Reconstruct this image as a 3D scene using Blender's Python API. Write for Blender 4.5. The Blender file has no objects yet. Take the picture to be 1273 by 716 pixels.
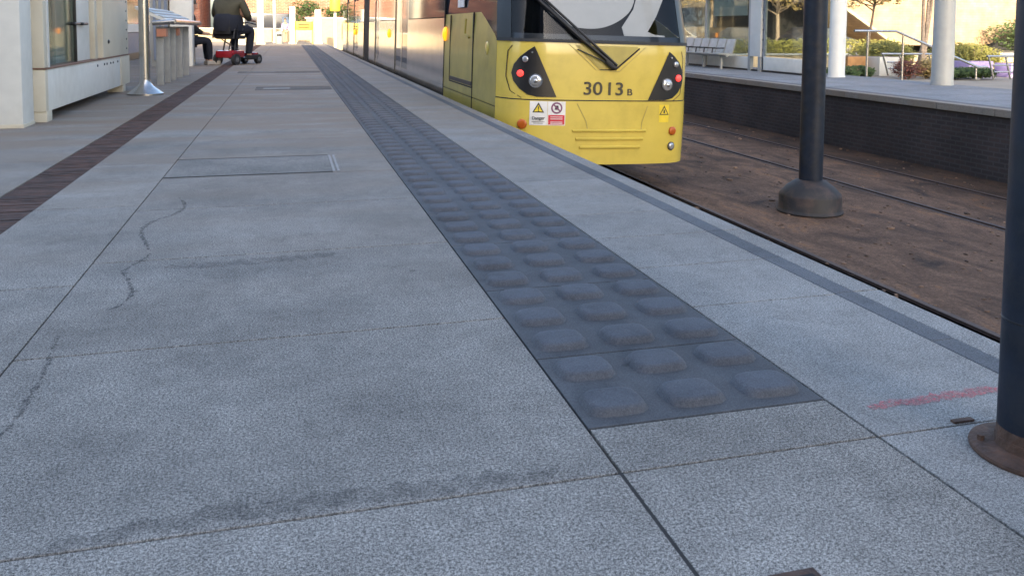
import bpy, bmesh, math, random
from mathutils import Vector, Matrix
random.seed(7)
SC = bpy.context.scene
COL = SC.collection
R = math.radians

# ------------------------------------------------------------------ camera
F, PY = 1037.7, 106.5
YAW, PIT, ROLL, CH = 0.2627, 0.06893, -0.005845, 1.2
fw = Vector((math.sin(YAW)*math.cos(PIT), math.cos(YAW)*math.cos(PIT), -math.sin(PIT)))
rt = Vector((math.cos(YAW), -math.sin(YAW), 0))
dn = fw.cross(rt)
c_, s_ = math.cos(ROLL), math.sin(ROLL)
rt2 = rt*c_ + dn*s_
dn2 = dn*c_ - rt*s_
cam = bpy.data.objects.new('camera', bpy.data.cameras.new('camera'))
COL.objects.link(cam)
cam.matrix_world = Matrix(((rt2.x, -dn2.x, -fw.x, 0), (rt2.y, -dn2.y, -fw.y, 0), (rt2.z, -dn2.z, -fw.z, CH), (0, 0, 0, 1)))
cam.data.sensor_width = 36
cam.data.lens = 36*F/1273
cam.data.shift_y = -(358-PY)/1273
cam.data.clip_end = 2000
cam.data.dof.use_dof = True
cam.data.dof.focus_distance = 5.0
cam.data.dof.aperture_fstop = 9.0
SC.camera = cam

# ------------------------------------------------------------------ light
SUN_D = Vector((0.22, 0.975, 0)).normalized()      # horizontal travel of the light
SUN_EL = R(23)
w = bpy.data.worlds.new('World'); SC.world = w; w.use_nodes = True
nt = w.node_tree
sky = nt.nodes.new('ShaderNodeTexSky'); sky.sky_type = 'NISHITA'; sky.sun_disc = False
sky.sun_elevation = SUN_EL
sky.sun_rotation = math.atan2(-SUN_D.x, -SUN_D.y)
sky.air_density = 1.0; sky.dust_density = 3.0
bg = nt.nodes['Background']; bg.inputs[1].default_value = 0.15
nt.links.new(sky.outputs[0], bg.inputs[0])
sl = bpy.data.lights.new('sun', 'SUN'); sl.energy = 2.9; sl.angle = R(0.53); sl.color = (1, .83, .58)
so = bpy.data.objects.new('sun', sl); COL.objects.link(so)
dv = Vector((SUN_D.x*math.cos(SUN_EL), SUN_D.y*math.cos(SUN_EL), -math.sin(SUN_EL)))
so.rotation_euler = dv.to_track_quat('-Z', 'Y').to_euler()
so.location = (-20, -60, 40)
SC.view_settings.view_transform = 'Standard'; SC.view_settings.look = 'None'
SC.view_settings.gamma = 1; SC.view_settings.exposure = 1.95

# ------------------------------------------------------------------ materials
M = {}
def node(nt, kind, **kw):
    n = nt.nodes.new(kind)
    for k, v in kw.items():
        if k in n.inputs: n.inputs[k].default_value = v
        else: setattr(n, k, v)
    return n
def mat(name, col, rough=.6, metal=0, var=.12, scale=6, bump=0, bscale=60, spec=.5, emit=0, coat=0, dirt=None, dscale=1.2, damt=.5, island=0):
    m = bpy.data.materials.new(name); m.use_nodes = True; t = m.node_tree; L = t.links.new
    b = t.nodes['Principled BSDF']
    b.inputs['Roughness'].default_value = rough; b.inputs['Metallic'].default_value = metal
    b.inputs['Specular IOR Level'].default_value = spec
    b.inputs['Coat Weight'].default_value = coat; b.inputs['Coat Roughness'].default_value = .06
    tc = node(t, 'ShaderNodeTexCoord')
    n = node(t, 'ShaderNodeTexNoise', Scale=scale, Detail=5.0)
    L(tc.outputs['Object'], n.inputs['Vector'])
    r = node(t, 'ShaderNodeMapRange'); r.inputs[1].default_value = .3; r.inputs[2].default_value = .7
    r.inputs[3].default_value = 1-var; r.inputs[4].default_value = 1+var
    L(n.outputs[0], r.inputs[0])
    mx = node(t, 'ShaderNodeVectorMath', operation='SCALE'); mx.inputs[0].default_value = col[:3]
    L(r.outputs[0], mx.inputs['Scale'])
    out = mx.outputs[0]
    if island:
        g = node(t, 'ShaderNodeNewGeometry'); r3 = node(t, 'ShaderNodeMapRange'); r3.inputs[3].default_value = 1-island; r3.inputs[4].default_value = 1+island
        L(g.outputs['Random Per Island'], r3.inputs[0]); m3 = node(t, 'ShaderNodeVectorMath', operation='SCALE')
        L(out, m3.inputs[0]); L(r3.outputs[0], m3.inputs['Scale']); out = m3.outputs[0]
    if dirt:
        n2 = node(t, 'ShaderNodeTexNoise', Scale=dscale, Detail=8.0, Roughness=.65); L(tc.outputs['Object'], n2.inputs['Vector'])
        r2 = node(t, 'ShaderNodeMapRange'); r2.inputs[1].default_value = .48; r2.inputs[2].default_value = .72; r2.inputs[4].default_value = damt
        L(n2.outputs[0], r2.inputs[0])
        mm = node(t, 'ShaderNodeMix', data_type='RGBA'); L(r2.outputs[0], mm.inputs[0]); L(out, mm.inputs[6]); mm.inputs[7].default_value = (*dirt, 1)
        out = mm.outputs[2]
    L(out, b.inputs['Base Color'])
    if bump:
        n3 = node(t, 'ShaderNodeTexNoise', Scale=bscale, Detail=4.0); L(tc.outputs['Object'], n3.inputs['Vector'])
        bp = node(t, 'ShaderNodeBump', Strength=bump, Distance=.01); L(n3.outputs[0], bp.inputs['Height']); L(bp.outputs[0], b.inputs['Normal'])
    if emit:
        b.inputs['Emission Color'].default_value = (*col[:3], 1); b.inputs['Emission Strength'].default_value = emit
    M[name] = m
    return m

def granite(name, base, dark, light, island=.07, stain=.35, brown=(.16, .12, .09), browny=.0, gb=.15):
    """speckled stone: fine grains, broad grime, slab to slab variation"""
    m = bpy.data.materials.new(name); m.use_nodes = True; t = m.node_tree; L = t.links.new
    b = t.nodes['Principled BSDF']; b.inputs['Roughness'].default_value = .78; b.inputs['Specular IOR Level'].default_value = .3
    tc = node(t, 'ShaderNodeTexCoord')
    n = node(t, 'ShaderNodeTexNoise', Scale=120.0, Detail=4.0, Roughness=.9); L(tc.outputs['Object'], n.inputs['Vector'])
    cr = node(t, 'ShaderNodeValToRGB'); e = cr.color_ramp.elements
    e[0].position = .44; e[0].color = (*dark, 1); e[1].position = .565; e[1].color = (*light, 1)
    k = e.new(.50); k.color = (*base, 1)
    nf = node(t, 'ShaderNodeTexNoise', Scale=330.0, Detail=3.0, Roughness=.8); L(tc.outputs['Object'], nf.inputs['Vector'])
    mxn = node(t, 'ShaderNodeMix'); mxn.inputs[0].default_value = .48; L(n.outputs[0], mxn.inputs[2]); L(nf.outputs[0], mxn.inputs[3])
    L(mxn.outputs[0], cr.inputs[0])
    g = node(t, 'ShaderNodeNewGeometry')
    r3 = node(t, 'ShaderNodeMapRange'); r3.inputs[3].default_value = 1-island; r3.inputs[4].default_value = 1+island
    L(g.outputs['Random Per Island'], r3.inputs[0])
    v = node(t, 'ShaderNodeTexNoise', Scale=1.1, Detail=9.0, Roughness=.68); L(tc.outputs['Object'], v.inputs['Vector'])
    rv = node(t, 'ShaderNodeMapRange'); rv.inputs[1].default_value = .35; rv.inputs[2].default_value = .7; rv.inputs[3].default_value = 1.1; rv.inputs[4].default_value = 1-stain
    L(v.outputs[0], rv.inputs[0])
    m9 = node(t, 'ShaderNodeTexNoise', Scale=14.0, Detail=6.0, Roughness=.7); L(tc.outputs['Object'], m9.inputs['Vector'])
    r9 = node(t, 'ShaderNodeMapRange'); r9.inputs[1].default_value = .3; r9.inputs[2].default_value = .7; r9.inputs[3].default_value = .86; r9.inputs[4].default_value = 1.12
    L(m9.outputs[0], r9.inputs[0])
    mu = node(t, 'ShaderNodeMath', operation='MULTIPLY'); L(r3.outputs[0], mu.inputs[0]); L(rv.outputs[0], mu.inputs[1])
    vo = node(t, 'ShaderNodeTexVoronoi', Scale=2.3, Randomness=1.0); L(tc.outputs['Object'], vo.inputs['Vector'])
    rs = node(t, 'ShaderNodeMapRange'); rs.inputs[1].default_value = .028; rs.inputs[2].default_value = .045; rs.inputs[3].default_value = .62; rs.inputs[4].default_value = 1.0; L(vo.outputs['Distance'], rs.inputs[0])
    v3 = node(t, 'ShaderNodeTexNoise', Scale=3.2, Detail=10.0, Roughness=.8, Distortion=.6); L(tc.outputs['Object'], v3.inputs['Vector'])
    rg = node(t, 'ShaderNodeMapRange'); rg.inputs[1].default_value = .54; rg.inputs[2].default_value = .70; rg.inputs[3].default_value = 1.0; rg.inputs[4].default_value = .70; L(v3.outputs[0], rg.inputs[0])
    ma = node(t, 'ShaderNodeMath', operation='MULTIPLY'); L(rs.outputs[0], ma.inputs[0]); L(rg.outputs[0], ma.inputs[1])
    mc = node(t, 'ShaderNodeMath', operation='MULTIPLY'); L(ma.outputs[0], mc.inputs[0]); L(r9.outputs[0], mc.inputs[1])
    mu2 = node(t, 'ShaderNodeMath', operation='MULTIPLY'); L(mu.outputs[0], mu2.inputs[0]); L(mc.outputs[0], mu2.inputs[1])
    sc = node(t, 'ShaderNodeVectorMath', operation='SCALE'); L(cr.outputs[0], sc.inputs[0]); L(mu2.outputs[0], sc.inputs['Scale'])
    # brown tone in patches, stronger further up the platform
    s = node(t, 'ShaderNodeSeparateXYZ'); L(tc.outputs['Object'], s.inputs[0])
    ry = node(t, 'ShaderNodeMapRange'); ry.inputs[1].default_value = 3; ry.inputs[2].default_value = 11; ry.inputs[4].default_value = browny
    L(s.outputs[1], ry.inputs[0])
    mp = node(t, 'ShaderNodeMapping'); mp.inputs['Scale'].default_value = (.5, 2.2, 1); L(tc.outputs['Object'], mp.inputs[0])
    nb = node(t, 'ShaderNodeTexNoise', Scale=.9, Detail=6.0); L(mp.outputs[0], nb.inputs['Vector'])
    rb = node(t, 'ShaderNodeMapRange'); rb.inputs[1].default_value = .30; rb.inputs[2].default_value = .60; L(nb.outputs[0], rb.inputs[0])
    mb = node(t, 'ShaderNodeMath', operation='MULTIPLY'); L(ry.outputs[0], mb.inputs[0]); L(rb.outputs[0], mb.inputs[1])
    mm = node(t, 'ShaderNodeMix', data_type='RGBA'); L(mb.outputs[0], mm.inputs[0]); L(sc.outputs[0], mm.inputs[6]); mm.inputs[7].default_value = (*brown, 1)
    L(mm.outputs[2], b.inputs['Base Color'])
    bp = node(t, 'ShaderNodeBump', Strength=gb, Distance=.002); L(n.outputs[0], bp.inputs['Height']); L(bp.outputs[0], b.inputs['Normal'])
    M[name] = m

granite('stone', (.232, .213, .190), (.055, .051, .048), (.52, .48, .43), island=.14, stain=.42, browny=.95, brown=(.22, .165, .12))
granite('stone_edge', (.255, .243, .228), (.095, .09, .086), (.46, .44, .41), stain=.32, browny=.7, brown=(.235, .185, .14))
granite('stone_cover', (.20, .18, .155), (.06, .058, .056), (.38, .34, .30), island=0)
granite('cover_dark', (.12, .095, .075), (.05, .045, .04), (.2, .17, .14), island=0)
granite('stone_far', (.20, .21, .23), (.10, .11, .12), (.33, .34, .36), stain=.3)
granite('stone_band', (.105, .11, .12), (.06, .06, .07), (.17, .175, .18), stain=.2)
granite('blister', (.094, .099, .114), (.072, .077, .090), (.120, .126, .142), island=.0, stain=.25, gb=.02, browny=.2)
granite('tile', (.095, .097, .104), (.07, .072, .078), (.125, .127, .134), island=.0, stain=.35, gb=.02, browny=.3, brown=(.10, .085, .075))
mat('joint', (.028, .026, .025), .95, bump=.4)
mat('drain', (.075, .038, .028), .85, var=.45, scale=9, bump=.6, bscale=120, dirt=(.028, .02, .018), dscale=3, damt=.9, island=.06)
def bedmat():
    m = bpy.data.materials.new('bed'); m.use_nodes = True; t = m.node_tree; L = t.links.new; b = t.nodes['Principled BSDF']; b.inputs['Roughness'].default_value = .9; b.inputs['Specular IOR Level'].default_value = .2
    tc = node(t, 'ShaderNodeTexCoord'); mp = node(t, 'ShaderNodeMapping'); mp.inputs['Scale'].default_value = (1.5, .7, 1); L(tc.outputs['Object'], mp.inputs[0])
    a = node(t, 'ShaderNodeTexNoise', Scale=1.3, Detail=9.0, Roughness=.7, Distortion=.8); L(mp.outputs[0], a.inputs['Vector'])
    cr = node(t, 'ShaderNodeValToRGB'); e = cr.color_ramp.elements
    e[0].position = .33; e[0].color = (.050, .038, .033, 1); e[1].position = .68; e[1].color = (.29, .145, .070, 1)
    k = e.new(.45); k.color = (.125, .078, .054, 1); k = e.new(.57); k.color = (.19, .118, .080, 1); L(a.outputs[0], cr.inputs[0])
    g = node(t, 'ShaderNodeTexNoise', Scale=38.0, Detail=8.0, Roughness=.85); L(tc.outputs['Object'], g.inputs['Vector'])
    r = node(t, 'ShaderNodeMapRange'); r.inputs[1].default_value = .36; r.inputs[2].default_value = .64; r.inputs[3].default_value = .42; r.inputs[4].default_value = 1.2; L(g.outputs[0], r.inputs[0])
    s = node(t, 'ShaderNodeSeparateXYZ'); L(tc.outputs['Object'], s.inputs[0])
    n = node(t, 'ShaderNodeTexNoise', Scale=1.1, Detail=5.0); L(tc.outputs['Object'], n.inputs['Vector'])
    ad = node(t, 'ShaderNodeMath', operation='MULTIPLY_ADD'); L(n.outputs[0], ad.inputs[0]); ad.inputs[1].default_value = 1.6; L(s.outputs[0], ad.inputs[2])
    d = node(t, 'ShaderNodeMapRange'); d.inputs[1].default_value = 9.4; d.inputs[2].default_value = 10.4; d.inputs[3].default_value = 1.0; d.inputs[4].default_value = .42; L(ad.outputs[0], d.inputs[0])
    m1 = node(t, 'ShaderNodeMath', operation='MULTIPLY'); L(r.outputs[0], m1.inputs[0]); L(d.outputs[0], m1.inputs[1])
    sc = node(t, 'ShaderNodeVectorMath', operation='SCALE'); L(cr.outputs[0], sc.inputs[0]); L(m1.outputs[0], sc.inputs['Scale']); L(sc.outputs[0], b.inputs['Base Color'])
    bp = node(t, 'ShaderNodeBump', Strength=.8, Distance=.012); L(g.outputs[0], bp.inputs['Height']); L(bp.outputs[0], b.inputs['Normal'])
    M['bed'] = m
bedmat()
mat('rail', (.07, .045, .035), .6, metal=.4, var=.3, scale=20)
mat('brick_dark', (.035, .028, .028), .85, var=.25, scale=10, bump=.3, dirt=(.018, .015, .016), dscale=1)
mat('ground', (.17, .155, .13), .95, var=.2, scale=.6)
mat('street', (.27, .24, .20), .9, var=.12, scale=2)
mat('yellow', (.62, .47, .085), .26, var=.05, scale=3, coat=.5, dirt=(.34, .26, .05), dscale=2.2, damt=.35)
mat('yellow_shaded_dirty', (.40, .32, .07), .4, var=.10, scale=3, coat=.2, dirt=(.19, .155, .045), dscale=1.6, damt=.6)  # shade of the cab sides put into the yellow, with dirt patches
mat('silver', (.72, .67, .60), .15, metal=.92, var=.05, scale=2, dirt=(.2, .16, .13), dscale=3, damt=.3, bump=.02, bscale=3)
mat('black', (.012, .012, .014), .35, var=.2)
mat('black_matt', (.014, .014, .015), .8, var=.2)
mat('rubber', (.02, .02, .021), .7)
mat('amber', (1.0, .30, .01), .3, emit=.6)
mat('amber_off', (.45, .10, .012), .3)
mat('red_lamp', (1.0, .05, .04), .3, emit=.5)
mat('lens', (.45, .46, .48), .12, metal=.6)
mat('chrome', (.7, .7, .7), .12, metal=1)
mat('seat_grey', (.36, .35, .33), .4, metal=.3, var=.15)
mat('leg_grey', (.33, .335, .33), .5, metal=.3, var=.1)
mat('grey_worn', (.26, .24, .22), .6, metal=.3, var=.3, scale=20)
mat('steel', (.50, .49, .48), .25, metal=.95, var=.08, dirt=(.2, .19, .18), dscale=4, damt=.3)
mat('cream', (.62, .56, .44), .5, var=.05, scale=2, dirt=(.42, .30, .17), dscale=1.3, damt=.35)
mat('cream_light', (.68, .66, .60), .5, var=.05, dirt=(.5, .44, .34), damt=.3)
mat('white', (.60, .60, .57), .5, var=.04)
mat('sill', (.22, .12, .08), .7, var=.3, scale=20)
mat('navy', (.011, .016, .028), .5, var=.3, scale=8, spec=.25, dirt=(.035, .034, .036), dscale=9, damt=.6, bump=.12, bscale=40)
mat('rusty', (.085, .045, .03), .8, var=.4, scale=22, bump=.7, bscale=60, dirt=(.03, .025, .025), dscale=12, damt=.8)
mat('bell', (.019, .017, .017), .65, var=.2, dirt=(.085, .052, .04), dscale=5, damt=.7)
mat('grey_paint', (.33, .335, .32), .5, var=.06, dirt=(.3, .29, .26), damt=.3)
mat('blue_grey', (.16, .19, .25), .5, var=.08)
mat('dark_glass', (.016, .022, .034), .05, var=.3, scale=2, spec=.35)
mat('side_glass', (.05, .05, .055), .05, spec=.8, metal=.35)
mat('pale_reflection', (.64, .585, .53), .8, var=.03)  # colour of the pale sheets that imitate windscreen reflections
mat('dash', (.05, .058, .07), .8)
mat('printed_white', (.72, .70, .68), .5)
mat('printed_black', (.02, .02, .02), .5)
mat('printed_yellow', (.75, .55, .03), .5)
mat('printed_red', (.55, .02, .04), .5)
mat('printed_purple', (.18, .05, .12), .5)
mat('digits', (.045, .038, .02), .5)
mat('red_paint', (.55, .12, .13), .8, var=.3, scale=60)
mat('scooter_red', (.25, .012, .02), .25, coat=.5)
mat('khaki', (.055, .048, .028), .9, var=.2)
mat('dark_cloth', (.011, .013, .022), .9, var=.2)
mat('shirt', (.012, .013, .015), .9)
mat('skin', (.42, .24, .17), .6)
mat('hair', (.10, .08, .06), .9)
mat('shoe', (.35, .32, .28), .7)
mat('orange', (.60, .25, .16), .5, var=.1)
mat('brick_red', (.36, .14, .085), .9, var=.1, scale=1)
mat('brick_tan', (.40, .29, .18), .9, var=.08, scale=1)
mat('stone_pale', (.44, .36, .23), .9, var=.08)
mat('window_dark', (.06, .06, .065), .1)
mat('window_blue', (.10, .14, .22), .15, var=.2)
mat('lilac', (.42, .33, .60), .6)
mat('ochre', (.36, .19, .075), .8, var=.2)
mat('gate_yellow', (.75, .58, .05), .6)
mat('bark', (.20, .15, .11), .9, var=.3, scale=20, bump=.5)
mat('bark_pale', (.36, .28, .21), .9, var=.3, scale=20, bump=.5)
mat('leaf_olive', (.20, .19, .04), .7, var=.35, scale=3)
mat('leaf_green', (.05, .085, .02), .7, var=.35, scale=5)
mat('leaf_gold', (.36, .27, .10), .7, var=.35, scale=3)
mat('leaf_red', (.14, .045, .03), .7, var=.35, scale=3)
mat('car_dark', (.03, .034, .045), .25, coat=.6)
mat('car_white', (.6, .6, .6), .3, coat=.6)
mat('bed_grit', (.13, .085, .06), .95, var=.5, scale=3, island=.6)
mat('office_wall', (.15, .155, .165), .9, var=.1, scale=.4)
mat('concrete', (.34, .31, .27), .9, var=.1, scale=.5)
mat('stain', (.045, .043, .045), .8, var=.4, scale=40)

def brickify(name, c1, c2, mortar, sx, bw=.22, bh=.075, axis='Y', ms=.012, plane='XZ'):
    m = M[name]; t = m.node_tree; L = t.links.new; b = t.nodes['Principled BSDF']
    tc = node(t, 'ShaderNodeTexCoord'); s = node(t, 'ShaderNodeSeparateXYZ'); L(tc.outputs['Object'], s.inputs[0])
    cb = node(t, 'ShaderNodeCombineXYZ')
    ad = node(t, 'ShaderNodeMath', operation='ADD'); L(s.outputs[0], ad.inputs[0]); L(s.outputs[1], ad.inputs[1])
    L(ad.outputs[0], cb.inputs[0]); L(s.outputs[2], cb.inputs[1])
    br = node(t, 'ShaderNodeTexBrick'); L(cb.outputs[0], br.inputs['Vector'])
    br.inputs['Color1'].default_value = (*c1, 1); br.inputs['Color2'].default_value = (*c2, 1); br.inputs['Mortar'].default_value = (*mortar, 1)
    br.inputs['Scale'].default_value = sx; br.inputs['Brick Width'].default_value = bw; br.inputs['Row Height'].default_value = bh; br.inputs['Mortar Size'].default_value = ms
    n = node(t, 'ShaderNodeTexNoise', Scale=1.3, Detail=6.0); L(tc.outputs['Object'], n.inputs['Vector'])
    r = node(t, 'ShaderNodeMapRange'); r.inputs[1].default_value = .3; r.inputs[2].default_value = .7; r.inputs[3].default_value = .75; r.inputs[4].default_value = 1.25; L(n.outputs[0], r.inputs[0])
    sc = node(t, 'ShaderNodeVectorMath', operation='SCALE'); L(br.outputs[0], sc.inputs[0]); L(r.outputs[0], sc.inputs['Scale'])
    L(sc.outputs[0], b.inputs['Base Color'])
    bp = node(t, 'ShaderNodeBump', Strength=.5, Distance=.01, invert=True); L(br.outputs['Fac'], bp.inputs['Height']); L(bp.outputs[0], b.inputs['Normal'])
brickify('brick_dark', (.032, .025, .026), (.050, .033, .031), (.052, .046, .045), 1)
brickify('brick_red', (.40, .16, .09), (.30, .11, .07), (.42, .32, .24), 1, bw=.45, bh=.15, ms=.015)
brickify('brick_tan', (.42, .30, .18), (.37, .26, .155), (.30, .21, .13), 1, bw=.45, bh=.15, ms=.01)

def glass(name, tint, fac):
    m = bpy.data.materials.new(name); m.use_nodes = True; t = m.node_tree; L = t.links.new
    t.nodes.remove(t.nodes['Principled BSDF'])
    tr = node(t, 'ShaderNodeBsdfTransparent'); tr.inputs[0].default_value = (*tint, 1)
    gl = node(t, 'ShaderNodeBsdfGlossy', Roughness=.03)
    fr = node(t, 'ShaderNodeFresnel', IOR=1.45); ad = node(t, 'ShaderNodeMath', operation='MULTIPLY_ADD'); L(fr.outputs[0], ad.inputs[0]); ad.inputs[1].default_value = fac; ad.inputs[2].default_value = .01
    n = node(t, 'ShaderNodeTexNoise', Scale=2.0); bp = node(t, 'ShaderNodeBump', Strength=.02); L(n.outputs[0], bp.inputs['Height']); L(bp.outputs[0], gl.inputs['Normal'])
    mx = node(t, 'ShaderNodeMixShader'); L(ad.outputs[0], mx.inputs[0]); L(tr.outputs[0], mx.inputs[1]); L(gl.outputs[0], mx.inputs[2])
    L(mx.outputs[0], t.nodes['Material Output'].inputs[0]); M[name] = m
glass('glass', (.93, .97, .94), .6)
glass('screen_glass', (.72, .78, .84), .5)
glass('green_glass', (.90, .97, .94), .55)

# ------------------------------------------------------------------ mesh helpers
class MB:
    def __init__(s): s.b = bmesh.new()
    def box(s, x0, x1, y0, y1, z0, z1, bev=0):
        t = bmesh.new(); r = bmesh.ops.create_cube(t, size=1)
        for v in t.verts: v.co = Vector(((x0+x1)/2+v.co.x*(x1-x0), (y0+y1)/2+v.co.y*(y1-y0), (z0+z1)/2+v.co.z*(z1-z0)))
        if bev: bmesh.ops.bevel(t, geom=t.edges[:], offset=bev, segments=2, affect='EDGES', profile=.6)
        s.join(t); return s
    def join(s, t, mtx=None):
        if mtx: t.transform(mtx)
        me = bpy.data.meshes.new('tmp'); t.to_mesh(me); t.free(); s.b.from_mesh(me); bpy.data.meshes.remove(me)
    def tube(s, a, b, r0, r1=None, n=14, caps=True):
        a = Vector(a); b = Vector(b); r1 = r0 if r1 is None else r1
        d = (b-a).normalized(); u = d.orthogonal().normalized(); v = d.cross(u)
        ra = [s.b.verts.new(a+(u*math.cos(2*math.pi*i/n)+v*math.sin(2*math.pi*i/n))*r0) for i in range(n)]
        rb = [s.b.verts.new(b+(u*math.cos(2*math.pi*i/n)+v*math.sin(2*math.pi*i/n))*r1) for i in range(n)]
        for i in range(n):
            f = s.b.faces.new((ra[i], ra[(i+1) % n], rb[(i+1) % n], rb[i])); f.smooth = True
        if caps: s.b.faces.new(ra[::-1]); s.b.faces.new(rb)
        return s
    def path(s, pts, r, n=10):
        for a, b in zip(pts, pts[1:]): s.tube(a, b, r, r, n)
        for p in pts[1:-1]:
            t = bmesh.new(); bmesh.ops.create_uvsphere(t, u_segments=n, v_segments=6, radius=r*1.005)
            for f in t.faces: f.smooth = True
            s.join(t, Matrix.Translation(p))
        return s
    def lathe(s, c, prof, n=40):
        c = Vector(c); rings = []
        for r, z in prof: rings.append([s.b.verts.new(c+Vector((r*math.cos(2*math.pi*i/n), r*math.sin(2*math.pi*i/n), z))) for i in range(n)])
        for a, b in zip(rings, rings[1:]):
            for i in range(n):
                f = s.b.faces.new((a[i], a[(i+1) % n], b[(i+1) % n], b[i])); f.smooth = True
        s.b.faces.new(rings[0][::-1]); s.b.faces.new(rings[-1]); return s
    def prism(s, pts, vec):
        vec = Vector(vec); a = [s.b.verts.new(Vector(p)) for p in pts]; b = [s.b.verts.new(Vector(p)+vec) for p in pts]
        n = len(a); s.b.faces.new(a[::-1]); s.b.faces.new(b)
        for i in range(n): s.b.faces.new((a[i], a[(i+1) % n], b[(i+1) % n], b[i]))
        return s
    def ball(s, c, rx, ry=None, rz=None, n=16):
        t = bmesh.new(); bmesh.ops.create_uvsphere(t, u_segments=n, v_segments=n//2+2, radius=1)
        for f in t.faces: f.smooth = True
        s.join(t, Matrix.Translation(c) @ Matrix.Diagonal((rx, ry or rx, rz or rx, 1))); return s
    def build(s, name, m, parent=None, kind=None, sharp=True):
        bmesh.ops.recalc_face_normals(s.b, faces=s.b.faces[:])
        me = bpy.data.meshes.new(name); s.b.to_mesh(me); s.b.free()
        me.materials.append(M[m] if isinstance(m, str) else m)
        if sharp:
            try: me.set_sharp_from_angle(angle=R(40))
            except Exception: pass
        o = bpy.data.objects.new(name, me); COL.objects.link(o)
        if parent: o.parent = parent
        if kind: o['kind'] = kind
        return o
def tag(o, label, cat, group=None):
    o['label'] = label; o['category'] = cat
    if group: o['group'] = group
    return o
def thing(name, label, cat, loc=(0, 0, 0), rz=0, group=None, scale=1):
    o = bpy.data.objects.new(name, None); COL.objects.link(o); o.location = loc; o.rotation_euler = (0, 0, rz); o.scale = (scale,)*3
    o.empty_display_size = .2
    return tag(o, label, cat, group)
def dup(root, loc, rz=None, label=None, scale=None):
    r = root.copy(); COL.objects.link(r); r.location = loc
    if rz is not None: r.rotation_euler = (0, 0, rz)
    if scale is not None: r.scale = (scale,)*3
    if label: r['label'] = label
    for ch in list(root.children):
        c = ch.copy(); COL.objects.link(c); c.parent = r
        for g in list(ch.children):
            d = g.copy(); COL.objects.link(d); d.parent = c
    return r
def text(body, size, m, parent, name, mtx, depth=.002, bold=0):
    cu = bpy.data.curves.new(name, 'FONT'); cu.body = body; cu.size = size; cu.extrude = depth; cu.offset = bold
    to = bpy.data.objects.new('t', cu); COL.objects.link(to)
    dg = bpy.context.evaluated_depsgraph_get(); me = bpy.data.meshes.new_from_object(to.evaluated_get(dg))
    bpy.data.objects.remove(to)
    me.transform(mtx); me.materials.clear(); me.materials.append(M[m])
    o = bpy.data.objects.new(name, me); COL.objects.link(o); o.parent = parent
    return o

# ------------------------------------------------------------------ setting: platforms, bed, ground
ZB = -1.12
EDGE, OPP = 2.64, 10.55
MB().box(-300, 300, -60, 900, ZB-.5, ZB-.01).build('ground', 'ground', kind='structure')
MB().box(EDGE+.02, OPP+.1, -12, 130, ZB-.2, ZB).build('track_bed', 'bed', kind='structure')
# near platform: dark base, then slabs with open joints
MB().box(-9, EDGE-.05, -6, 57, ZB, -.03).build('platform_base', 'joint', kind='structure')
def slabs(name, m, x0, x1, ys, gap=.0035, th=.028, z=0, bev=.0025, side=.0035):
    q = MB()
    for a, b in zip(ys, ys[1:]): q.box(x0+side, x1-side, a+gap, b-gap, z-th, z, bev)
    return q.build(name, m, kind='structure', sharp=False)
def grid(y0, step, end, start=-6, jit=0):
    ys = [y0]
    while ys[-1] < end: ys.append(ys[-1]+step+(random.uniform(-jit, jit)))
    ys[-1] = end
    b = y0
    while b > start: b -= step; ys.insert(0, b)
    return ys
JY = 2.03
slabs('paving', 'stone', -.967, .857, [-1, .6, JY, 3.28, 4.55, 5.8, 7.0, 7.95]+grid(9.2, 1.25, 57, 9.1), bev=.004)
slabs('paving', 'stone', -1.61, -.967, grid(JY+.35, 1.8, 57), bev=.003)
slabs('paving', 'stone', -3.3, -1.955, grid(JY+.1, 1.5, 57), bev=.003)
slabs('paving', 'stone', -9, -3.3, grid(JY+.5, 1.5, 57), bev=.003)
slabs('paving', 'stone', .857, 1.677, [-1, .75, JY, 2.285], side=.006)
slabs('paving', 'stone_edge', 1.677, 2.40, [-1, .8, JY]+[3.215+.6*i for i in range(90)], side=.004)
slabs('edge_band', 'stone_band', 2.40, 2.505, grid(JY, .6, 57), gap=.002, side=.001)
slabs('platform_nose', 'stone_edge', 2.505, EDGE, grid(JY, 1.2, 57), th=.09, bev=.008, side=.001)
MB().box(EDGE-.07, EDGE-.055, -6, 57, ZB, -.09).build('platform_wall', 'black_matt', kind='structure')
# drain strip of small setts / grating bars
q = MB(); y = -1.0
while y < 57:
    st = .036 if y < 14 else .09
    q.box(-1.952, -1.613, y+.003, y+st-.003, -.03, -.006+random.uniform(-.003, .002))
    y += st
q.build('drain_strip', 'drain', kind='structure', sharp=False)
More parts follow.
